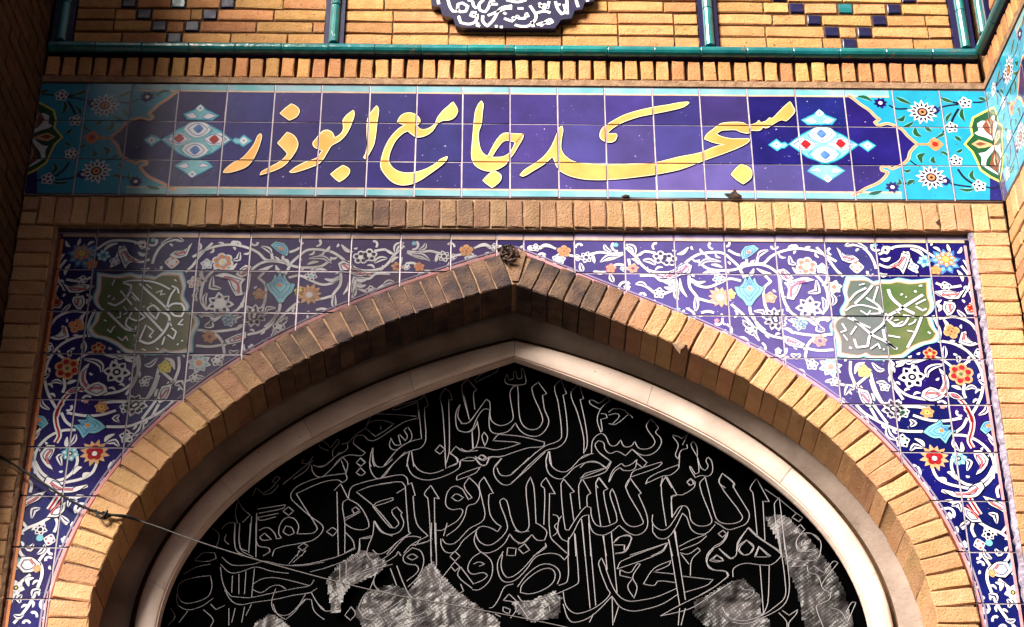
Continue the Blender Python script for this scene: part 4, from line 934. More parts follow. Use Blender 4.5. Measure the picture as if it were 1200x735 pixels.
# small curls and buds filling the open ground between the scrolls
cell = 3.0; occ = set()
def to_px(p): return photo_px(p[0], p[1], SPD)
for P, l, mm in sp.L:
    if mm is DL: continue
    for p in P+[(sum(q[0] for q in P)/len(P), sum(q[1] for q in P)/len(P))]:
        a, b = to_px(p); occ.add((int(a/cell), int(b/cell)))
CTP = T('TR', '190,118 520,128 722,130 748,290 788,490 600,590 340,642 128,622 85,440 168,200')
def in_poly(x, y, P):
    c = False; n = len(P)
    for i in range(n):
        a, b = P[i], P[(i+1) % n]
        if (a[1] > y) != (b[1] > y) and x < (b[0]-a[0])*(y-a[1])/(b[1]-a[1])+a[0]: c = not c
    return c
ctp = shrink(CTP, (1037, 374), 1.18)
def free(x, y, r):
    k = int(r/cell)+1
    for i in range(-k, k+1):
        for j in range(-k, k+1):
            if (i*i+j*j)*cell*cell <= r*r and (int(x/cell)+i, int(y/cell)+j) in occ: return False
    return True
for r, tries in ((11, 3000), (8, 5000), (6, 8000), (4.6, 9000)):
    for _ in range(tries):
        x, y = rs.uniform(605, 1195), rs.uniform(286, 740)
        if in_poly(x, y, ctp) or not free(x, y, r): continue
        a = rs.uniform(0, 2*math.pi); pts = [(x+math.cos(a+t*2.6)*r*(.95-.55*t), y+math.sin(a+t*2.6)*r*(.95-.55*t)) for t in (0, .25, .5, .75, 1)]
        if r > 5: sp.line(pts, (1.9+.08*r)*PXM, 3, WH, w1=(2.6+.1*r)*PXM)
        else: leaf(sp, pts[:3], 3.4, WH, 3)
        if r > 7: daisy(sp, (x, y), r*.42, 5, rs.choice((WH, PK, CY, WH)), None, None, None, 5)
        for i in range(-int(r/cell)-1, int(r/cell)+2):
            for j in range(-int(r/cell)-1, int(r/cell)+2):
                if (i*i+j*j)*cell*cell < (r*.95)**2: occ.add((int(x/cell)+i, int(y/cell)+j))
# green cartouche
car = Ink(Q_)
CT = '190,118 300,118 360,150 410,140 470,140 520,128 600,142 722,130 728,230 748,290 730,340 695,368 730,382 748,440 788,490 760,530 680,550 600,590 545,632 440,642 340,642 300,622 240,640 128,622 122,520 85,440 108,392 160,370 150,330 182,270 168,200'
cp_ = T('TR', CT); cc = (1037, 374)
car.fill(shrink(cp_, cc, 1.13), 9, CY); car.fill(shrink(cp_, cc, 1.095), 10, WH); car.fill(shrink(cp_, cc, 1.03), 11, PE); car.fill(cp_, 12, OL)
SPL = sp.L+sp.mapped(mir)+car.L+car.mapped(mir)
txt_r = ['455,180 480,240 560,310 640,352|15', '700,218 570,300 430,382|14', '650,285 720,250|8', '650,300 700,330 725,315|9', '440,385 500,440 560,430 600,380|10', '490,370 465,400 510,432 560,405|6', '495,400 530,395|5', '692,370 650,480 590,592|12', '200,380 270,440 340,500 430,545 520,602|12', '215,530 235,590 310,580 330,500 420,420 440,350|12', '180,260 230,205 300,170|10', '220,280 300,205 345,150|12', '300,240 380,290 420,345|10', '382,160 350,262|9', '155,330 200,300 280,292 390,322 400,350 330,352|8', '170,380 330,452|9', '130,420 160,470 120,482|8', '230,440 190,500|9', '330,600 385,562 400,600|8', '420,462 440,540 510,600|13', '560,360 640,375|7', '590,470 640,480|7', '260,330 310,360 330,330|7', '455,505 540,520|8', '640,190 655,200|12', '545,212 555,220|13', '578,232 585,236|11', '672,156 695,152|9', '180,588 200,598|12', '420,600 430,608|9', '735,480 755,492|8', '600,430 640,410 650,390|7', '140,500 170,540|7', '250,150 290,140|6', '500,330 540,350|6']
txt_l = ['265,190 330,178 430,180 520,200 600,240|9', '270,195 325,212 320,250 270,320 210,355 160,335|11', '385,200 450,262 520,322 590,390|11', '640,230 600,290 575,372|9', '575,375 620,342 680,342 700,380 680,430 630,425 600,395|10', '610,215 652,238 660,270|8', '160,400 230,470 290,522 350,532 370,500|12', '250,250 330,350|9', '310,240 390,330|9', '400,380 545,535|11', '350,370 425,440|8', '440,372 480,350 520,390 500,450 450,400 440,372|9', '520,390 590,430 580,500 520,580 450,622 380,600|12', '300,440 288,490 330,522 372,540|9', '330,400 310,440 370,462 415,440|9', '240,400 222,395 250,400 247,438 222,440|7', '430,490 385,592|8', '440,500 482,535 452,572 470,580|8', '155,520 180,545 200,508 214,500|7', '132,455 150,465|7', '230,575 262,602 288,570 300,602|7', '580,560 622,590 642,540 610,512|8', '690,450 655,488 692,490|7', '562,575 542,632|8', '165,285 172,292|15', '198,305 205,310|14', '200,178 208,172 190,212|7', '680,600 688,606|10', '650,625 656,630|10', '460,340 464,344|9', '412,360 416,364|9', '432,205 472,236|6', '500,265 545,245 530,280 565,272|6', '345,560 362,600 345,640|6', '360,560 352,600|5', '330,290 360,320|6', '270,360 300,400 270,420|6', '400,660 430,672|6', '500,655 520,665|6', '630,170 645,185|6', '590,460 610,500|6']

# ------------------------------------------------------------------ spandrel tiles
spr = thing('spandrel_panel', 'navy tiled spandrels with white floral scrolls and green cartouches above the pointed arch', 'tile panel', (0, 0, 0))
# drop-in borders: arch edge line, straight edge lines
bd = Ink()
VOo = VO
def off(L, d):
    out = []
    for i, p in enumerate(L):
        a, b = L[max(0, i-1)], L[min(len(L)-1, i+1)]; t = Vector((b[0]-a[0], b[1]-a[1]))
        t = t.normalized() if t.length > 0 else Vector((1, 0)); out.append((p[0]-t.y*d, p[1]+t.x*d))
    return out
# the tile plane lies behind the brick face: carry the visible brick edge back to it from the viewer's side
bd.line(off(VO, .026), .012, 13, PK, raw=True, sm=False); bd.line(off(VO, .040), .007, 13, LI, raw=True, sm=False); bd.line(off(VO, .014), .012, 12, BR, raw=True, sm=False)
for sx in (-1, 1):
    bd.line([(sx*(SPX-.030), Z_BOT), (sx*(SPX-.030), ZSP-.052)], .011, 13, PK if sx > 0 else OR, raw=True, sm=False)
    bd.line([(sx*(SPX-.017), Z_BOT), (sx*(SPX-.017), ZSP-.03)], .013, 12, DL if sx > 0 else BR, raw=True, sm=False)
    bd.line([(sx*(SPX-.005), Z_BOT), (sx*(SPX-.005), ZSP-.01)], .010, 12, LI if sx > 0 else OR, raw=True, sm=False)
ZT_T = ZSP+.014
zc_ = W(600, 280, SPD)[1]
hband(bd, zc_-.007, zc_+.007, 13, CR, -(SPX-.03), SPX-.03); hband(bd, zc_+.007, zc_+.014, 12, LI, -SPX+.012, SPX-.012); hband(bd, zc_+.014, zc_+.05, 12, G['duskline'], -SPX, SPX)
SPL = SPL+bd.L
sx_px = [115, 174.5, 234.5, 295, 353.7, 412.5, 470, 528.5, 582, 613.6, 672.5, 731, 789, 847.5, 907, 964.5, 1024, 1084]
sxs = [-SPX]+[W(p, 271, SPD)[0] for p in sx_px]+[SPX]
zj = [W(200, 315.5, SPD)[1], W(200, 364.5, SPD)[1], W(200, 415.5, SPD)[1]]
zj = [(a+b)/2 for a, b in zip(zj, [W(1100, 324.5, SPD)[1], W(1100, 373, SPD)[1], W(1120, 421, SPD)[1]])]
for yl, yr in ((468, 475), (524, 531), (581, 588), (641, 632+16), (702, 690+18)): zj.append((W(60, yl, SPD)[1]+W(1150, yr, SPD)[1])/2)
while zj[-1] > Z_BOT+.2: zj.append(zj[-1]-.197)
zj = [ZT_T]+zj
o = part('grout_bed', GB[0], GB[1], groutM, spr); o.location.y = -.0138
MIDL = lerp(VO, VI, .45); SPT = []
for i in range(len(sxs)-1):
    for j in range(len(zj)-1):
        x0, x1, z1, z0 = sxs[i]+GW/2, sxs[i+1]-GW/2, zj[j]-GW*.4, zj[j+1]+GW*.4
        P = [(x0, z0), (x1, z0), (x1, z1), (x0, z1)]; c = ((x0+x1)/2, (z0+z1)/2)
        # inside the opening?
        k = min(range(1, len(MIDL)-1), key=lambda q: (MIDL[q][0]-c[0])**2+(MIDL[q][1]-c[1])**2)
        d = Vector((MIDL[k+1][0]-MIDL[k-1][0], MIDL[k+1][1]-MIDL[k-1][1])).normalized(); p = MIDL[k]
        if abs(p[0]) < .03: d = Vector((1, 0))
        P = clip(P, (p[0], p[1]), (p[0]+d.x, p[1]+d.y))
        if abs(c[0]) < .12 and False: pass
        if len(P) < 3 or area(P) < .0015: continue
        ss = darken_at(*c)*random.uniform(.95, 1.05); bb = max(0, sheen_at(*c)*random.uniform(.8, 1.15)-ss*.3)
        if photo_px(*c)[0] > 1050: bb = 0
        T_ = make_tile(spr, P, SPL, N, ygap=SPD+RJ(.0005), bloom=bb, soot=ss)  # bloom: painted sky sheen, soot: darkening
        if T_: SPT.append((P, bb, ss))
# cartouche lettering
for key, strokes, sc in (('TR', txt_r, 1), ('TL', txt_l, 1)):
    ik = Ink(Q_)
    for s in strokes:
        a, w = s.split('|'); w = float(w)
        ik.line(T(key, a), (w*1.45+6)/6*PXM, 13, OLD); ik.line(T(key, a), w/6*PXM*1.5, 14, WH)
    cxs = sum(p[0] for P, _, _ in ik.L for p in P)/sum(len(P) for P, _, _ in ik.L)
    cut_part('cartouche_lettering', ik.L, [P for P, _, _ in SPT], spr, y0=SPD-.0014, bloom=.25 if cxs > 0 else 0, soot=.22 if cxs < 0 else 0)  # bloom: painted sky sheen, soot: darkening
# ------------------------------------------------------------------ black tympanum with outlined calligraphy
TY = .31
scr = thing('calligraphy_tympanum', 'black tympanum board filled with large outlined calligraphy inside the arch', 'calligraphy screen', (0, 0, 0))
L_ = lerp(GRL, RI, .5)
V = []; F = []
for y in (.375, .395): V += [(p[0], y, p[1]) for p in L_]
n = len(L_); F = [tuple(range(n))[::-1], tuple(range(n, 2*n))]
part('board', V, F, blackM, scr)
LN = {
'K1': '600,330 620,310 800,255 820,215 850,300 825,320 835,540 800,600 720,625 640,680 590,732|600,335 630,330 770,280|775,270 785,390 690,415 600,470 480,545 430,545 400,515 350,515 325,560 350,590 410,635 380,655 300,650 240,670 190,720|785,330 805,535 730,555 650,600 560,700 540,725|410,460 440,420 520,405 610,430 560,470 480,520 410,460|460,360 620,365 770,378|450,375 415,440|410,460 350,500 290,560 240,575|285,570 280,610 200,660 130,720 80,730|80,560 110,550 165,600 215,535 225,560 180,620 180,660|80,575 100,600 150,620|375,670 410,700 380,730 345,705 375,670|590,530 580,590 620,615 680,580 730,545 735,500 710,455 680,475 705,520 690,550 650,505|590,535 620,580 660,580 640,510|970,180 935,240 950,320 965,500 975,720 1000,620 995,260 1020,262 1005,210 970,180|935,580 900,620 935,645 970,610 935,580|1130,115 1085,170 1110,260 1140,400|1130,115 1195,190 1170,210 1180,330|1075,295 1060,380 1090,430 1140,420 1200,340|1075,295 1050,340 1045,400 1060,470 1110,490 1160,480 1200,420|1005,640 1045,590 1100,625 1200,620|1005,640 1060,680 1050,715 1000,732|1075,732 1080,690 1170,690 1200,670|1160,480 1170,610|460,600 440,700 450,732|465,600 460,690 475,732|720,630 700,732|735,625 750,732|515,440 520,470',
'K2': '95,130 140,85 240,35 270,30 250,65 150,115 100,145|45,115 5,165 60,400|45,115 110,195 90,215 100,330|0,430 50,425 120,340 180,258 205,280 212,400 260,440 310,440 360,410 370,380 350,260 350,200 380,165 400,170 410,350 430,430 480,470 540,465 575,420 570,370 500,185 545,138 605,220 575,230 590,330 620,410 600,470 550,515 480,515 420,480 385,425 340,480 280,500 220,490 200,440 205,330 160,330 110,400 80,470 40,490 0,485|325,80 310,130 340,155 440,155 460,140 440,50 425,35 430,110 400,115 385,60 370,70 370,110 340,125 325,80|705,120 660,170 685,280 710,520 680,555 590,590 500,660 415,732|705,120 745,220 720,230 740,350 750,500 730,560 680,600 600,620 470,732|830,150 775,215 820,350 865,530 865,640 890,580 880,450 840,260 865,255 830,150|265,505 420,520 590,560 580,590 480,600 380,630 290,660 200,665 160,690 100,660|265,505 225,550 300,555 380,560 420,570 330,600 240,615 170,600 100,600 50,625 0,605|165,490 150,520 170,590 190,530 165,490|115,410 130,500 110,590 80,610|80,500 85,600|150,650 180,665 150,685 125,665 150,650|200,665 180,720 140,720 100,670|290,675 245,732|620,625 600,680 605,732|625,625 640,732|905,265 930,265 975,285 1030,240 1050,265 990,320 960,400 985,490 995,480 985,400 1030,390 1020,365 985,360|905,265 910,290 980,330|1040,350 1080,325 1150,335 1180,365 1090,435 1040,430|1040,370 1100,360 1115,380 1070,430',
'K3': '80,490 85,410 110,370 150,350 180,370 210,430 250,435 285,395 310,440 355,440 385,405 410,450 460,460 510,440 525,400 465,300 495,245 550,310 530,340 565,380 570,420 540,470 490,500 430,500 365,460 320,505 260,475 210,490 175,460 165,415 130,400 105,430 140,490 215,545 180,600|80,490 0,530|0,590 50,550 120,550 180,595 60,640 0,665|180,620 100,650 20,670 0,680|365,460 470,555 440,590 400,560|440,590 570,550 575,560 540,590 360,655|440,590 370,620 350,670 320,732|360,675 400,732|200,690 230,610 290,560 320,580 370,560 400,530 380,600 310,610 280,590 240,620 205,690|480,690 460,705 480,665 560,620 690,570 695,590 640,640 580,650 480,695|650,360 690,370 715,385 760,350 720,430|650,370 690,430 670,500 690,530 710,470 755,455 750,425|700,500 695,590|795,400 780,430 825,515 820,440 795,400|825,515 850,590 880,610 900,580 885,540 900,515 925,545 930,620 900,650 850,645 810,660 775,600 770,580|775,580 810,635 835,620 825,520|780,665 750,690 770,715 800,705 780,665|1000,630 975,690 1020,732|1000,630 1085,700 1075,732|580,660 565,720|600,655 645,732|130,660 110,700 125,732|130,660 185,732|350,215 370,240',
'K4': '850,35 720,165 680,175 640,140 630,90|640,90 700,105 770,60 830,0|850,35 885,80 875,150 840,60|870,150 880,190 850,215 810,195 700,215 530,290 525,295 665,520 670,545 640,570 530,575|870,150 700,175 560,225 500,270 485,320 530,370 620,450 710,520 700,570 640,620 560,640 380,680 355,732|530,575 540,520 510,470 460,460 415,500 400,570 420,605 385,610 370,570 320,530 260,550|430,560 450,520 490,530 510,570 470,585 430,560|265,600 300,570 350,615 290,620 265,600|240,620 260,660 330,675 340,700 290,732|470,385 430,415 470,445 505,415 470,385|250,400 450,370 430,395 260,430|400,430 250,460 270,480 380,455|245,430 240,732|210,450 190,700 130,670 125,500|95,500 95,670 140,732|110,330 150,400 200,440 145,495|110,350 95,430 110,500|0,540 40,500 90,495|215,310 240,250 290,290 350,250 410,180 385,170 355,205 375,215|290,300 350,285 400,230|575,50 560,75 600,80 640,30|640,60 570,110 430,225|625,75 590,130 500,190|840,220 790,270|810,280 820,732|840,230 890,330 850,360 865,500 865,710|780,530 735,560 780,590 815,555 780,530|890,330 900,270 930,235 1090,190 1200,170|890,330 960,370 1010,440 1035,520 1000,545 930,540 865,505|1200,215 1050,240 945,280 1080,390 1200,530|870,565 920,620 935,670 870,710|1070,485 1065,560 1050,600 970,610 960,700 930,732|1070,485 1120,560 1200,590|865,465 930,435 970,410 940,385 915,405 930,430|870,480 975,420|975,45 945,75 975,100 1010,75 975,45|975,110 945,145 980,165 1010,145 975,110|1050,0 1040,100 1080,180 1130,180 1200,90|1060,0 1080,90 1130,105 1200,50|575,640 535,670 570,695 605,660 575,640|545,690 530,732|590,690 560,732|30,580 20,620 50,650',
'K5': '330,240 355,560 370,570 290,620 250,660 200,720|150,185 300,160 340,180 350,230 375,215 400,305 385,310 410,500 490,590|150,225 300,210 330,240|100,380 220,525 260,535 285,500 235,420 270,385 310,430 300,440 320,500 290,560 230,580 170,560 115,485|105,380 130,355 245,320 240,340 120,380|270,290 325,255|160,180 230,100 330,0|180,100 260,0|360,0 345,80 380,160 460,195 540,190 640,155 710,110 720,60 810,40 870,95 900,90 930,40 1000,35 1100,0|375,0 390,80 440,135 520,150 600,125|610,0 615,115 700,75 690,45 640,0|865,20 900,40 870,55 840,40 865,20|860,105 700,165 690,200 820,150 860,105|510,235 465,295 490,330 515,732|510,235 570,330 535,320 540,600 550,732|370,655 460,640 520,610|490,590 370,655 320,710|780,180 745,240 800,320 775,335 750,290 730,260 680,240 635,270 615,330 620,380 660,405 720,400 735,420 700,480 620,530 590,550 550,550|780,180 840,240 855,300 825,360 770,380 750,450 700,530 620,590|690,295 740,320 700,345 655,320 690,295|885,175 850,225 870,330 885,470 780,540 680,640 620,645 590,610|885,175 950,290 920,300 925,430 960,490 1005,525 980,560 920,530 860,525 830,560 845,620 900,655 960,640 1045,550 1040,480 995,350 1020,325 1045,345 1080,480 1130,560 1200,555|860,525 740,620 680,700 620,705 585,660 580,610|830,560 815,620 840,680 880,710 960,695 1030,640 1065,575 1100,620 1150,640 1200,600|1005,45 955,110 960,170 1010,225 1060,230 1110,190 1200,90|975,110 1000,160 1060,165 1110,130 1200,40|600,590 625,500|440,610 400,660',
'K6': '0,150 120,50 170,0|0,215 100,130 235,0|20,550 70,565 115,540 120,480 100,250 130,175 155,250 170,500|40,645 90,635 140,580 180,620 230,620 245,560 200,515 170,500|240,180 205,230 230,260 225,510|240,180 305,295 265,290 270,590 330,660 385,710|365,190 345,230 375,540 400,550 450,470 520,385 555,390 560,450 590,510 640,525 690,515 740,480 690,300 705,255 730,310 780,470 830,520 890,520 925,490 800,250 830,180 910,290 890,300 945,430 955,510 930,560 870,585 810,560 755,515 700,560 640,585 580,570 550,520 540,440 490,460 430,570 390,630 350,610 325,560 330,480 350,450|365,190 440,280 410,290 425,400 435,480|490,195 470,240 480,400|500,195 555,290 530,310 530,380|615,180 590,230 625,520|615,180 675,260 645,280 690,500|255,0 240,80 260,150 310,185 360,185 440,110 520,75 600,75 665,110|265,0 270,80 320,130 390,135 500,30 575,10|610,0 700,70 650,145 500,190|490,180 520,150 650,115|440,570 450,732|400,600 395,732|490,470 515,732|540,440 555,732|640,590 665,732|700,560 715,732|285,440 320,450 330,490 300,520 320,560 290,590|715,640 750,600 820,590 845,605 800,700 725,715|720,655 795,655 790,690|90,645 45,680 80,715 125,690 90,645|235,640 240,670 150,732|830,725 1090,640 1060,690 980,732|1085,170 1050,235 1085,520|1090,175 1160,300 1120,310 1130,460|990,440 990,500 1040,545 1090,540 1140,480 1200,380|990,560 1030,605 1090,605 1140,550 1200,430|990,500 990,560|1100,610 1130,732|1140,550 1165,690',
'K7': '165,460 180,440 220,385 260,380 285,410 300,480 340,515 400,520 440,500 445,470 360,230 400,175|165,460 165,320 200,305|240,430 270,460 300,540 350,575 410,570 470,510|400,180 420,260 470,450 500,490 560,505 640,490 660,450 500,220 520,150 600,220 595,240 680,380 710,440 690,500 630,530 560,545 500,510 465,490|760,185 715,255 735,290 765,580|760,185 850,350 805,345 820,620|920,320 885,370 930,720|920,320 940,480 960,690|820,260 920,330|920,330 1040,430|705,530 630,630 620,700|705,530 780,600 930,700|690,620 740,660 720,710 670,725 640,680 690,620|755,732 780,665 860,732|525,550 490,575 520,600 550,575 525,550|550,580 520,630 460,665|560,560 550,600 510,650 440,690 415,732|500,680 550,732|405,580 300,620 215,665|410,590 350,640 225,690|190,560 210,732|300,195 270,215 300,235 330,210 300,195|330,210 320,250 240,300 200,300|1040,430 1010,460 1060,490 1085,460 1040,430|1070,510 1030,545 1070,575 1100,545 1070,510|1070,575 1040,640 1070,690 1120,700 1180,690|1070,575 1140,570 1200,620',
'K8': '570,0 575,180 640,230|605,0 610,180 700,240|680,0 670,210|720,0 720,240|480,240 540,290 600,300 700,290 780,270 900,295 1050,300 1200,275|470,290 540,350 610,345 720,310 830,340 950,355|1200,320 1100,345|555,370 550,490|600,360 600,500|650,340 640,500|710,320 690,520|470,310 490,430 540,510 580,520 680,525 850,490 1000,460 1100,440 1130,400|500,470 550,550 610,575 700,560 870,535 980,510 1100,490 1150,460|700,430 760,395 850,385 980,410 1090,440|700,470 760,490 830,445 890,440 930,465|860,460 830,560 850,620 900,650 960,640 1020,580 1070,500|840,570 870,640 930,680 1000,620 1060,540 1110,540 1130,620 1200,680|1110,490 1150,560 1200,610|180,430 260,390 400,370 410,450 380,520 280,560 210,560 170,510 180,430|160,500 170,570 230,610 330,590 420,530|290,260 350,210 430,210 440,250 380,270 290,265|210,360 300,310 400,290|410,35 460,80 440,180|350,610 420,680 400,732|400,570 440,610 500,580|530,600 530,720|575,600 550,700|640,590 620,700|690,570 650,650|1030,200 950,290|1070,200 980,280|120,600 150,660 100,720|240,620 180,700',
'K9': '240,320 380,270 480,220 490,110 580,90|0,300 120,290 250,260 340,235 460,180|350,290 350,410|395,270 395,480|580,90 540,210 570,260 620,270 700,220 780,130 850,70|580,190 620,220 680,200 760,130 820,100 880,95 920,105|400,380 620,300 740,235 760,200 780,230|560,470 625,310|705,320 750,440 700,470 640,480 595,440 590,400 560,470|400,395 560,340 720,290|750,300 800,430 860,530 930,540 990,490|860,175 800,230 800,270 830,290 890,300 900,340 820,410|860,175 920,200 940,280 900,380 830,450|860,220 900,240 860,260 820,240 860,220|860,160 970,130|995,0 995,290 1030,300 1025,0|430,590 385,650 425,685 460,640 430,590|500,600 560,640 650,630 760,560|480,600 530,670 620,680 720,630 780,560|480,600 520,510 560,490|100,500 150,490 190,560 250,620 350,600|690,732 740,690 900,650 960,620|740,732 850,700 950,660|0,640 60,590 110,540',
'K10': '200,200 165,235 200,270 235,235 200,200|200,275 170,305 200,340 235,310 200,275|170,310 110,390 95,460 130,500 200,510 260,480 240,430|385,205 320,250 290,320 320,360 400,350 430,370 400,400 330,430 240,310|385,205 450,260 465,330 440,410 370,470 320,470|330,290 370,275 410,290 370,305|240,310 220,370 320,460|540,200 500,280 510,370 550,415 620,405 700,330 770,240 860,215 930,225 970,260 995,230|535,220 525,310 560,380 610,375 680,320 760,230 840,160|570,175 630,180 625,230 565,230 570,175|660,490 670,440 740,370 820,325 880,325 905,370 880,430 800,480 720,500 660,490|640,450 700,370 790,300 860,290 920,320 940,370 920,430|640,510 680,555 760,545 860,520 960,480 1060,430 1070,400 1045,80|930,440 990,410 995,230|995,130 1000,230|610,430 550,450 510,530 470,590 440,600|540,545 580,500 640,560 720,680|540,545 610,560 630,610 590,670|540,590 590,610 580,640 540,620 540,590|1095,0 1150,600|1140,0 1190,580|820,600 860,580 870,620 830,630 820,600|480,640 520,660',
'K11': '0,480 20,580 80,635 160,625 250,580 330,500 310,460 250,290 270,245 310,330|0,570 50,690 130,690 220,640 345,515 400,590 480,620 570,610 700,570 810,500|300,320 350,450 400,520 460,550 540,545 660,520 800,460|285,90 310,325|340,80 380,490|345,515 350,720 390,590|185,700 215,640|745,120 820,580|785,50 860,540|685,655 780,600 900,540 1020,480 1160,380 1140,340 1060,330 1010,280 1015,220 1060,170|685,655 800,630 900,600 1000,540 1180,420|850,490 1010,440 1055,400 840,375|820,210 880,220 950,175 965,195 905,260 895,370|830,220 885,290|380,325 410,270 740,140 690,210 380,325|400,330 470,350 520,290 545,290 490,380 520,450 500,530 455,450 490,390 400,370 400,330|565,430 640,320 760,265 740,300 630,345 780,360|565,430 640,440 670,410 790,420|370,130 400,100 460,85 480,110 430,200 370,215|360,155 430,155 430,190|1030,265 1080,225 1130,265 1080,275 1030,265|820,600 810,720|860,600 830,720|1095,180 1170,250 1200,250',
'K12': '340,35 270,150 255,230 220,250 140,185|340,35 400,95 570,215 560,250 500,295 420,295 320,285 240,320 235,380|330,120 380,170 340,225 290,215 270,170 330,120|415,165 385,240 490,240 415,165|425,300 450,640|490,300 480,560 450,640|100,180 55,250 70,320 190,345 205,370 120,440 0,510|545,0 580,240 600,400 600,520 530,590 440,650 300,690 200,660 160,590|580,0 620,300 630,480 590,580 460,660 330,710 230,700|600,210 640,255 760,270 830,250 850,200 850,130 800,80 720,80 680,130 690,190 730,205 800,185 830,210 760,240|740,120 760,150 720,160 720,130 740,120|620,310 760,300 765,345 830,370 860,450|800,300 880,355 940,270 975,280 880,400 860,450 920,500 910,540 850,570 820,590 870,732|820,540 870,490|925,600 990,620 1040,700 1100,560 1070,560 1030,630|555,630 610,690 615,732|580,615 630,650 690,610 680,640 630,700 625,732|300,470 380,475 380,500 320,540|120,230 160,250 165,270 90,260 120,230',
}
for c, blk in LN.items():
    for s in blk.split('|'):
        P = [W(*q, TY) for q in T(c, s)]
        P = smoothline([(p[0], TY, p[1]) for p in P], 4, 72)
        V, F = tube(P, .0018 if c not in ('K8',) else .0015, 4)
        part('letter_outline', V, F, wireM, scr)

# crumpled sheets caught behind the outlines
SH = [('pale crumpled sheet behind the lettering, left of centre at the crossing wire', '382,676 398,660 412,650 425,642 438,646 455,658 440,672 410,684 402,700 398,716 388,715'),
      ('broad mottled crumpled sheet behind the lettering at the bottom centre', '430,690 460,684 480,690 495,665 507,655 515,668 530,685 548,700 565,712 582,722 590,740 520,742 470,735 430,742 415,715'),
      ('narrow glinting crumpled sheet under the round letter, right of bottom centre', '600,704 625,700 650,690 658,700 655,722 640,724 622,727 606,716'),
      ('crumpled grey sheet at the lower right with a slanting flap', '815,702 838,690 858,680 872,676 885,690 893,700 892,716 902,726 905,745 860,745 850,735 835,738 812,718'),
      ('tall crumpled grey sheet at the far right of the lettering, beside the plaster frame', '898,604 912,600 925,606 945,625 962,645 978,668 992,695 1003,740 945,742 935,690 925,668 915,640 906,620'),
      ('scrap of crumpled sheet at the lower left of the lettering', '290,742 300,728 318,716 335,728 345,742')]
for lab, s in SH:
    v = [float(t) for t in s.replace(',', ' ').split()]; P = [W(v[i], v[i+1], .332) for i in range(0, len(v), 2)]
    x0, x1 = min(p[0] for p in P), max(p[0] for p in P); z0, z1 = min(p[1] for p in P), max(p[1] for p in P)
    if area(P) < 0: P = P[::-1]
    def inside(x, z):
        c = False; n = len(P)
        for i in range(n):
            a, b = P[i], P[(i+1) % n]
            if (a[1] > z) != (b[1] > z) and x < (b[0]-a[0])*(z-a[1])/(b[1]-a[1])+a[0]: c = not c
        return c
    st = .0075; nx, nz = int((x1-x0)/st)+2, int((z1-z0)/st)+2
    from mathutils import noise as mn
    V, F, ix = [], [], {}
    for i in range(nx):
        for j in range(nz):
            x, z = x0+i*st, z0+j*st
            if not inside(x+st/2, z+st/2): continue
            q = []
            for a, b in ((0, 0), (1, 0), (1, 1), (0, 1)):
                k = (i+a, j+b)
                if k not in ix:
                    ix[k] = len(V); X, Z = x0+(i+a)*st, z0+(j+b)*st
                    h = mn.noise(Vector((X*12, Z*12, 3)))*.016+abs(mn.noise(Vector((X*30, Z*30, 9))))*.012+mn.noise(Vector((X*90, Z*90, 5)))*.002
                    V.append((X+RJ(.0008), .350-h, Z+RJ(.0008)))
                q.append(ix[k])
            F.append(tuple(q))
    o = part('crumpled_sheet', V, F, sheetM, smooth=True); tag(o, lab, 'plastic sheet', 'crumpled sheets behind the lettering')

# ------------------------------------------------------------------ small things
def pxyz(x, y, d): a = W(x, y, d); return (a[0], d, a[1])
t = thing('cable', 'thin sagging cable running from the left edge across the arch to the bottom', 'cable')
P1 = smoothline([pxyz(-60, 505, -.02), pxyz(0, 535, -.02), pxyz(50, 566, -.022), pxyz(85, 588, -.02), pxyz(120, 602, -.018), pxyz(150, 605, -.01), pxyz(165, 611, .01)], 5, 80)
V, F = tube(P1, .0050, 7); part('thick_lead', V, F, cableM, t, smooth=True)
P2 = smoothline([pxyz(118, 602, -.022), pxyz(165, 611, .01), pxyz(230, 634, .05), pxyz(297, 655, .08), pxyz(380, 678, .12), pxyz(460, 697, .16), pxyz(540, 711, .20), pxyz(620, 726, .24), pxyz(690, 742, .28), pxyz(760, 765, .32)], 5, 80)
V, F = tube(P2, .0023, 6); part('thin_wire', V, F, cable2M, t, smooth=True)
kn = []
P3 = smoothline([pxyz(112, 598, -.02), pxyz(118, 607, -.03), pxyz(126, 599, -.035), pxyz(122, 608, -.02), pxyz(131, 604, -.012), pxyz(120, 600, -.02)], 4, 120)
V, F = tube(P3, .0046, 6); part('knot', V, F, cableM, t, smooth=True)
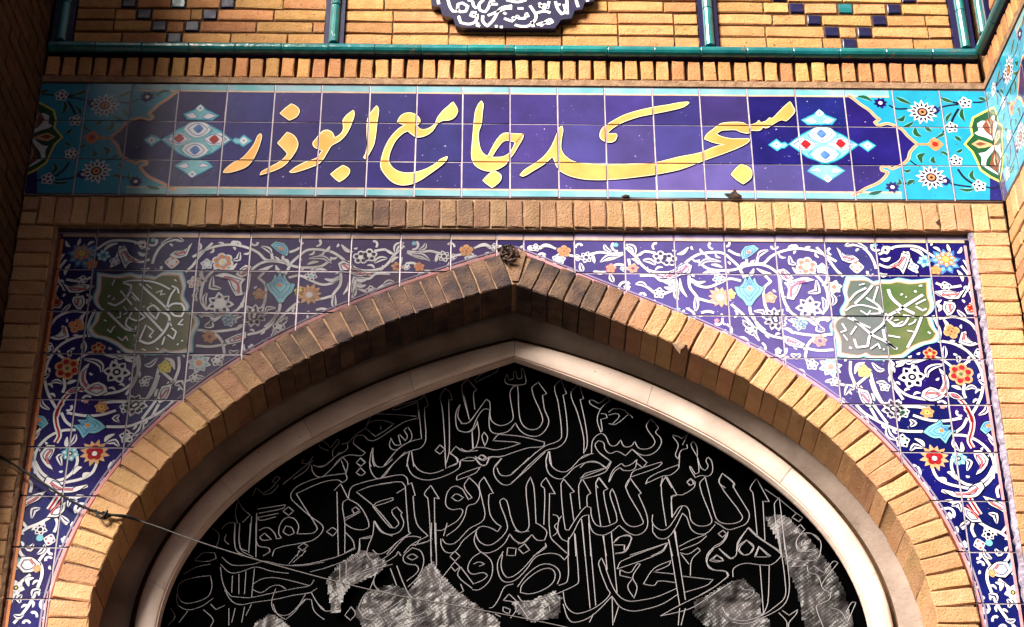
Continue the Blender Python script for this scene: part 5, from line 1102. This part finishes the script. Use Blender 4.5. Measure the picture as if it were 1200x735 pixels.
# iron hook and debris on the apex
t = thing('iron_bracket', 'small dark iron bracket clogged with debris at the very apex of the brick arch', 'bracket')
for s, r in (('583,293 590,290 597,288 604,291 608,300', .008), ('590,290 588,300 596,306 605,303', .010), ('597,288 600,298 594,304', .009), ('586,300 596,297 606,296', .007), ('592,304 597,312', .006)):
    v = [float(q) for q in s.replace(',', ' ').split()]; P = smoothline([pxyz(v[i], v[i+1], -.012+RJ(.012)) for i in range(0, len(v), 2)], 4, 120)
    V, F = tube(P, r, 6, r1=r*.5); part('bent_rod', V, F, nestM, t, smooth=True)
V, F = [], []
for k in range(40):
    a, b = W(596+random.gauss(0, 5), 298+random.gauss(0, 3.2), 0); x, z, s = a, b, random.uniform(.003, .008); y = -random.uniform(.0, .02)
    k0 = len(V); V += [(x-s, y, z), (x+s, y+RJ(.004), z+RJ(s)), (x+RJ(s), y-s, z+s), (x, y+s, z-s)]; F += [(k0, k0+1, k0+2), (k0, k0+3, k0+1), (k0, k0+2, k0+3), (k0+1, k0+3, k0+2)]
o = part('debris', V, F, nestM, t)
def chip(name, lab, cat, cx, cy, d, pts, M, th=.012):
    P = [W(cx+x, cy+y, d) for x, y in pts]
    if area(P) < 0: P = P[::-1]
    n = len(P); c = (sum(p[0] for p in P)/n, sum(p[1] for p in P)/n)
    V = [(p[0], d, p[1]) for p in P]+[(c[0]+(p[0]-c[0])*.6, d-th, c[1]+(p[1]-c[1])*.6) for p in P]
    F = [tuple(range(n, 2*n))]+[(i, (i+1) % n, (i+1) % n+n, i+n) for i in range(n)]
    o = part(name, V, F, M); return tag(o, lab, cat)
chip('mortar_lump', 'pale broken mortar lump on the lower brick edge of the arch, right of the apex', 'mortar', 798, 407, -.002, [(-10, -4), (-4, -8), (2, -3), (8, -2), (6, 3), (-1, 8), (-6, 2)], mortarM)
chip('dark_chip', 'black flake stuck on the lower border of the name panel under the diamond dot', 'debris', 861, 229, -.004, [(-13, -2), (-7, -1), (-2, -5), (0, -8), (3, -3), (8, 0), (7, 4), (0, 5), (-6, 3)], nestM, .006)
chip('dark_chip', 'small black flake on the lower border of the name panel, middle of the panel', 'debris', 733, 230, -.004, [(-5, 0), (0, -2), (5, -1), (3, 2), (-3, 2)], nestM, .005)
for x, y, lab in ((1099, 260, 'small dark pit hole in the lower brick course near its right end'),):
    chip('pit_hole', lab, 'hole', x, y, -.0045, [(-3, 1), (-1, -1), (2, -4), (3, -1), (0, 3)], nestM, .002)

# every mesh gets its faces pointing outward
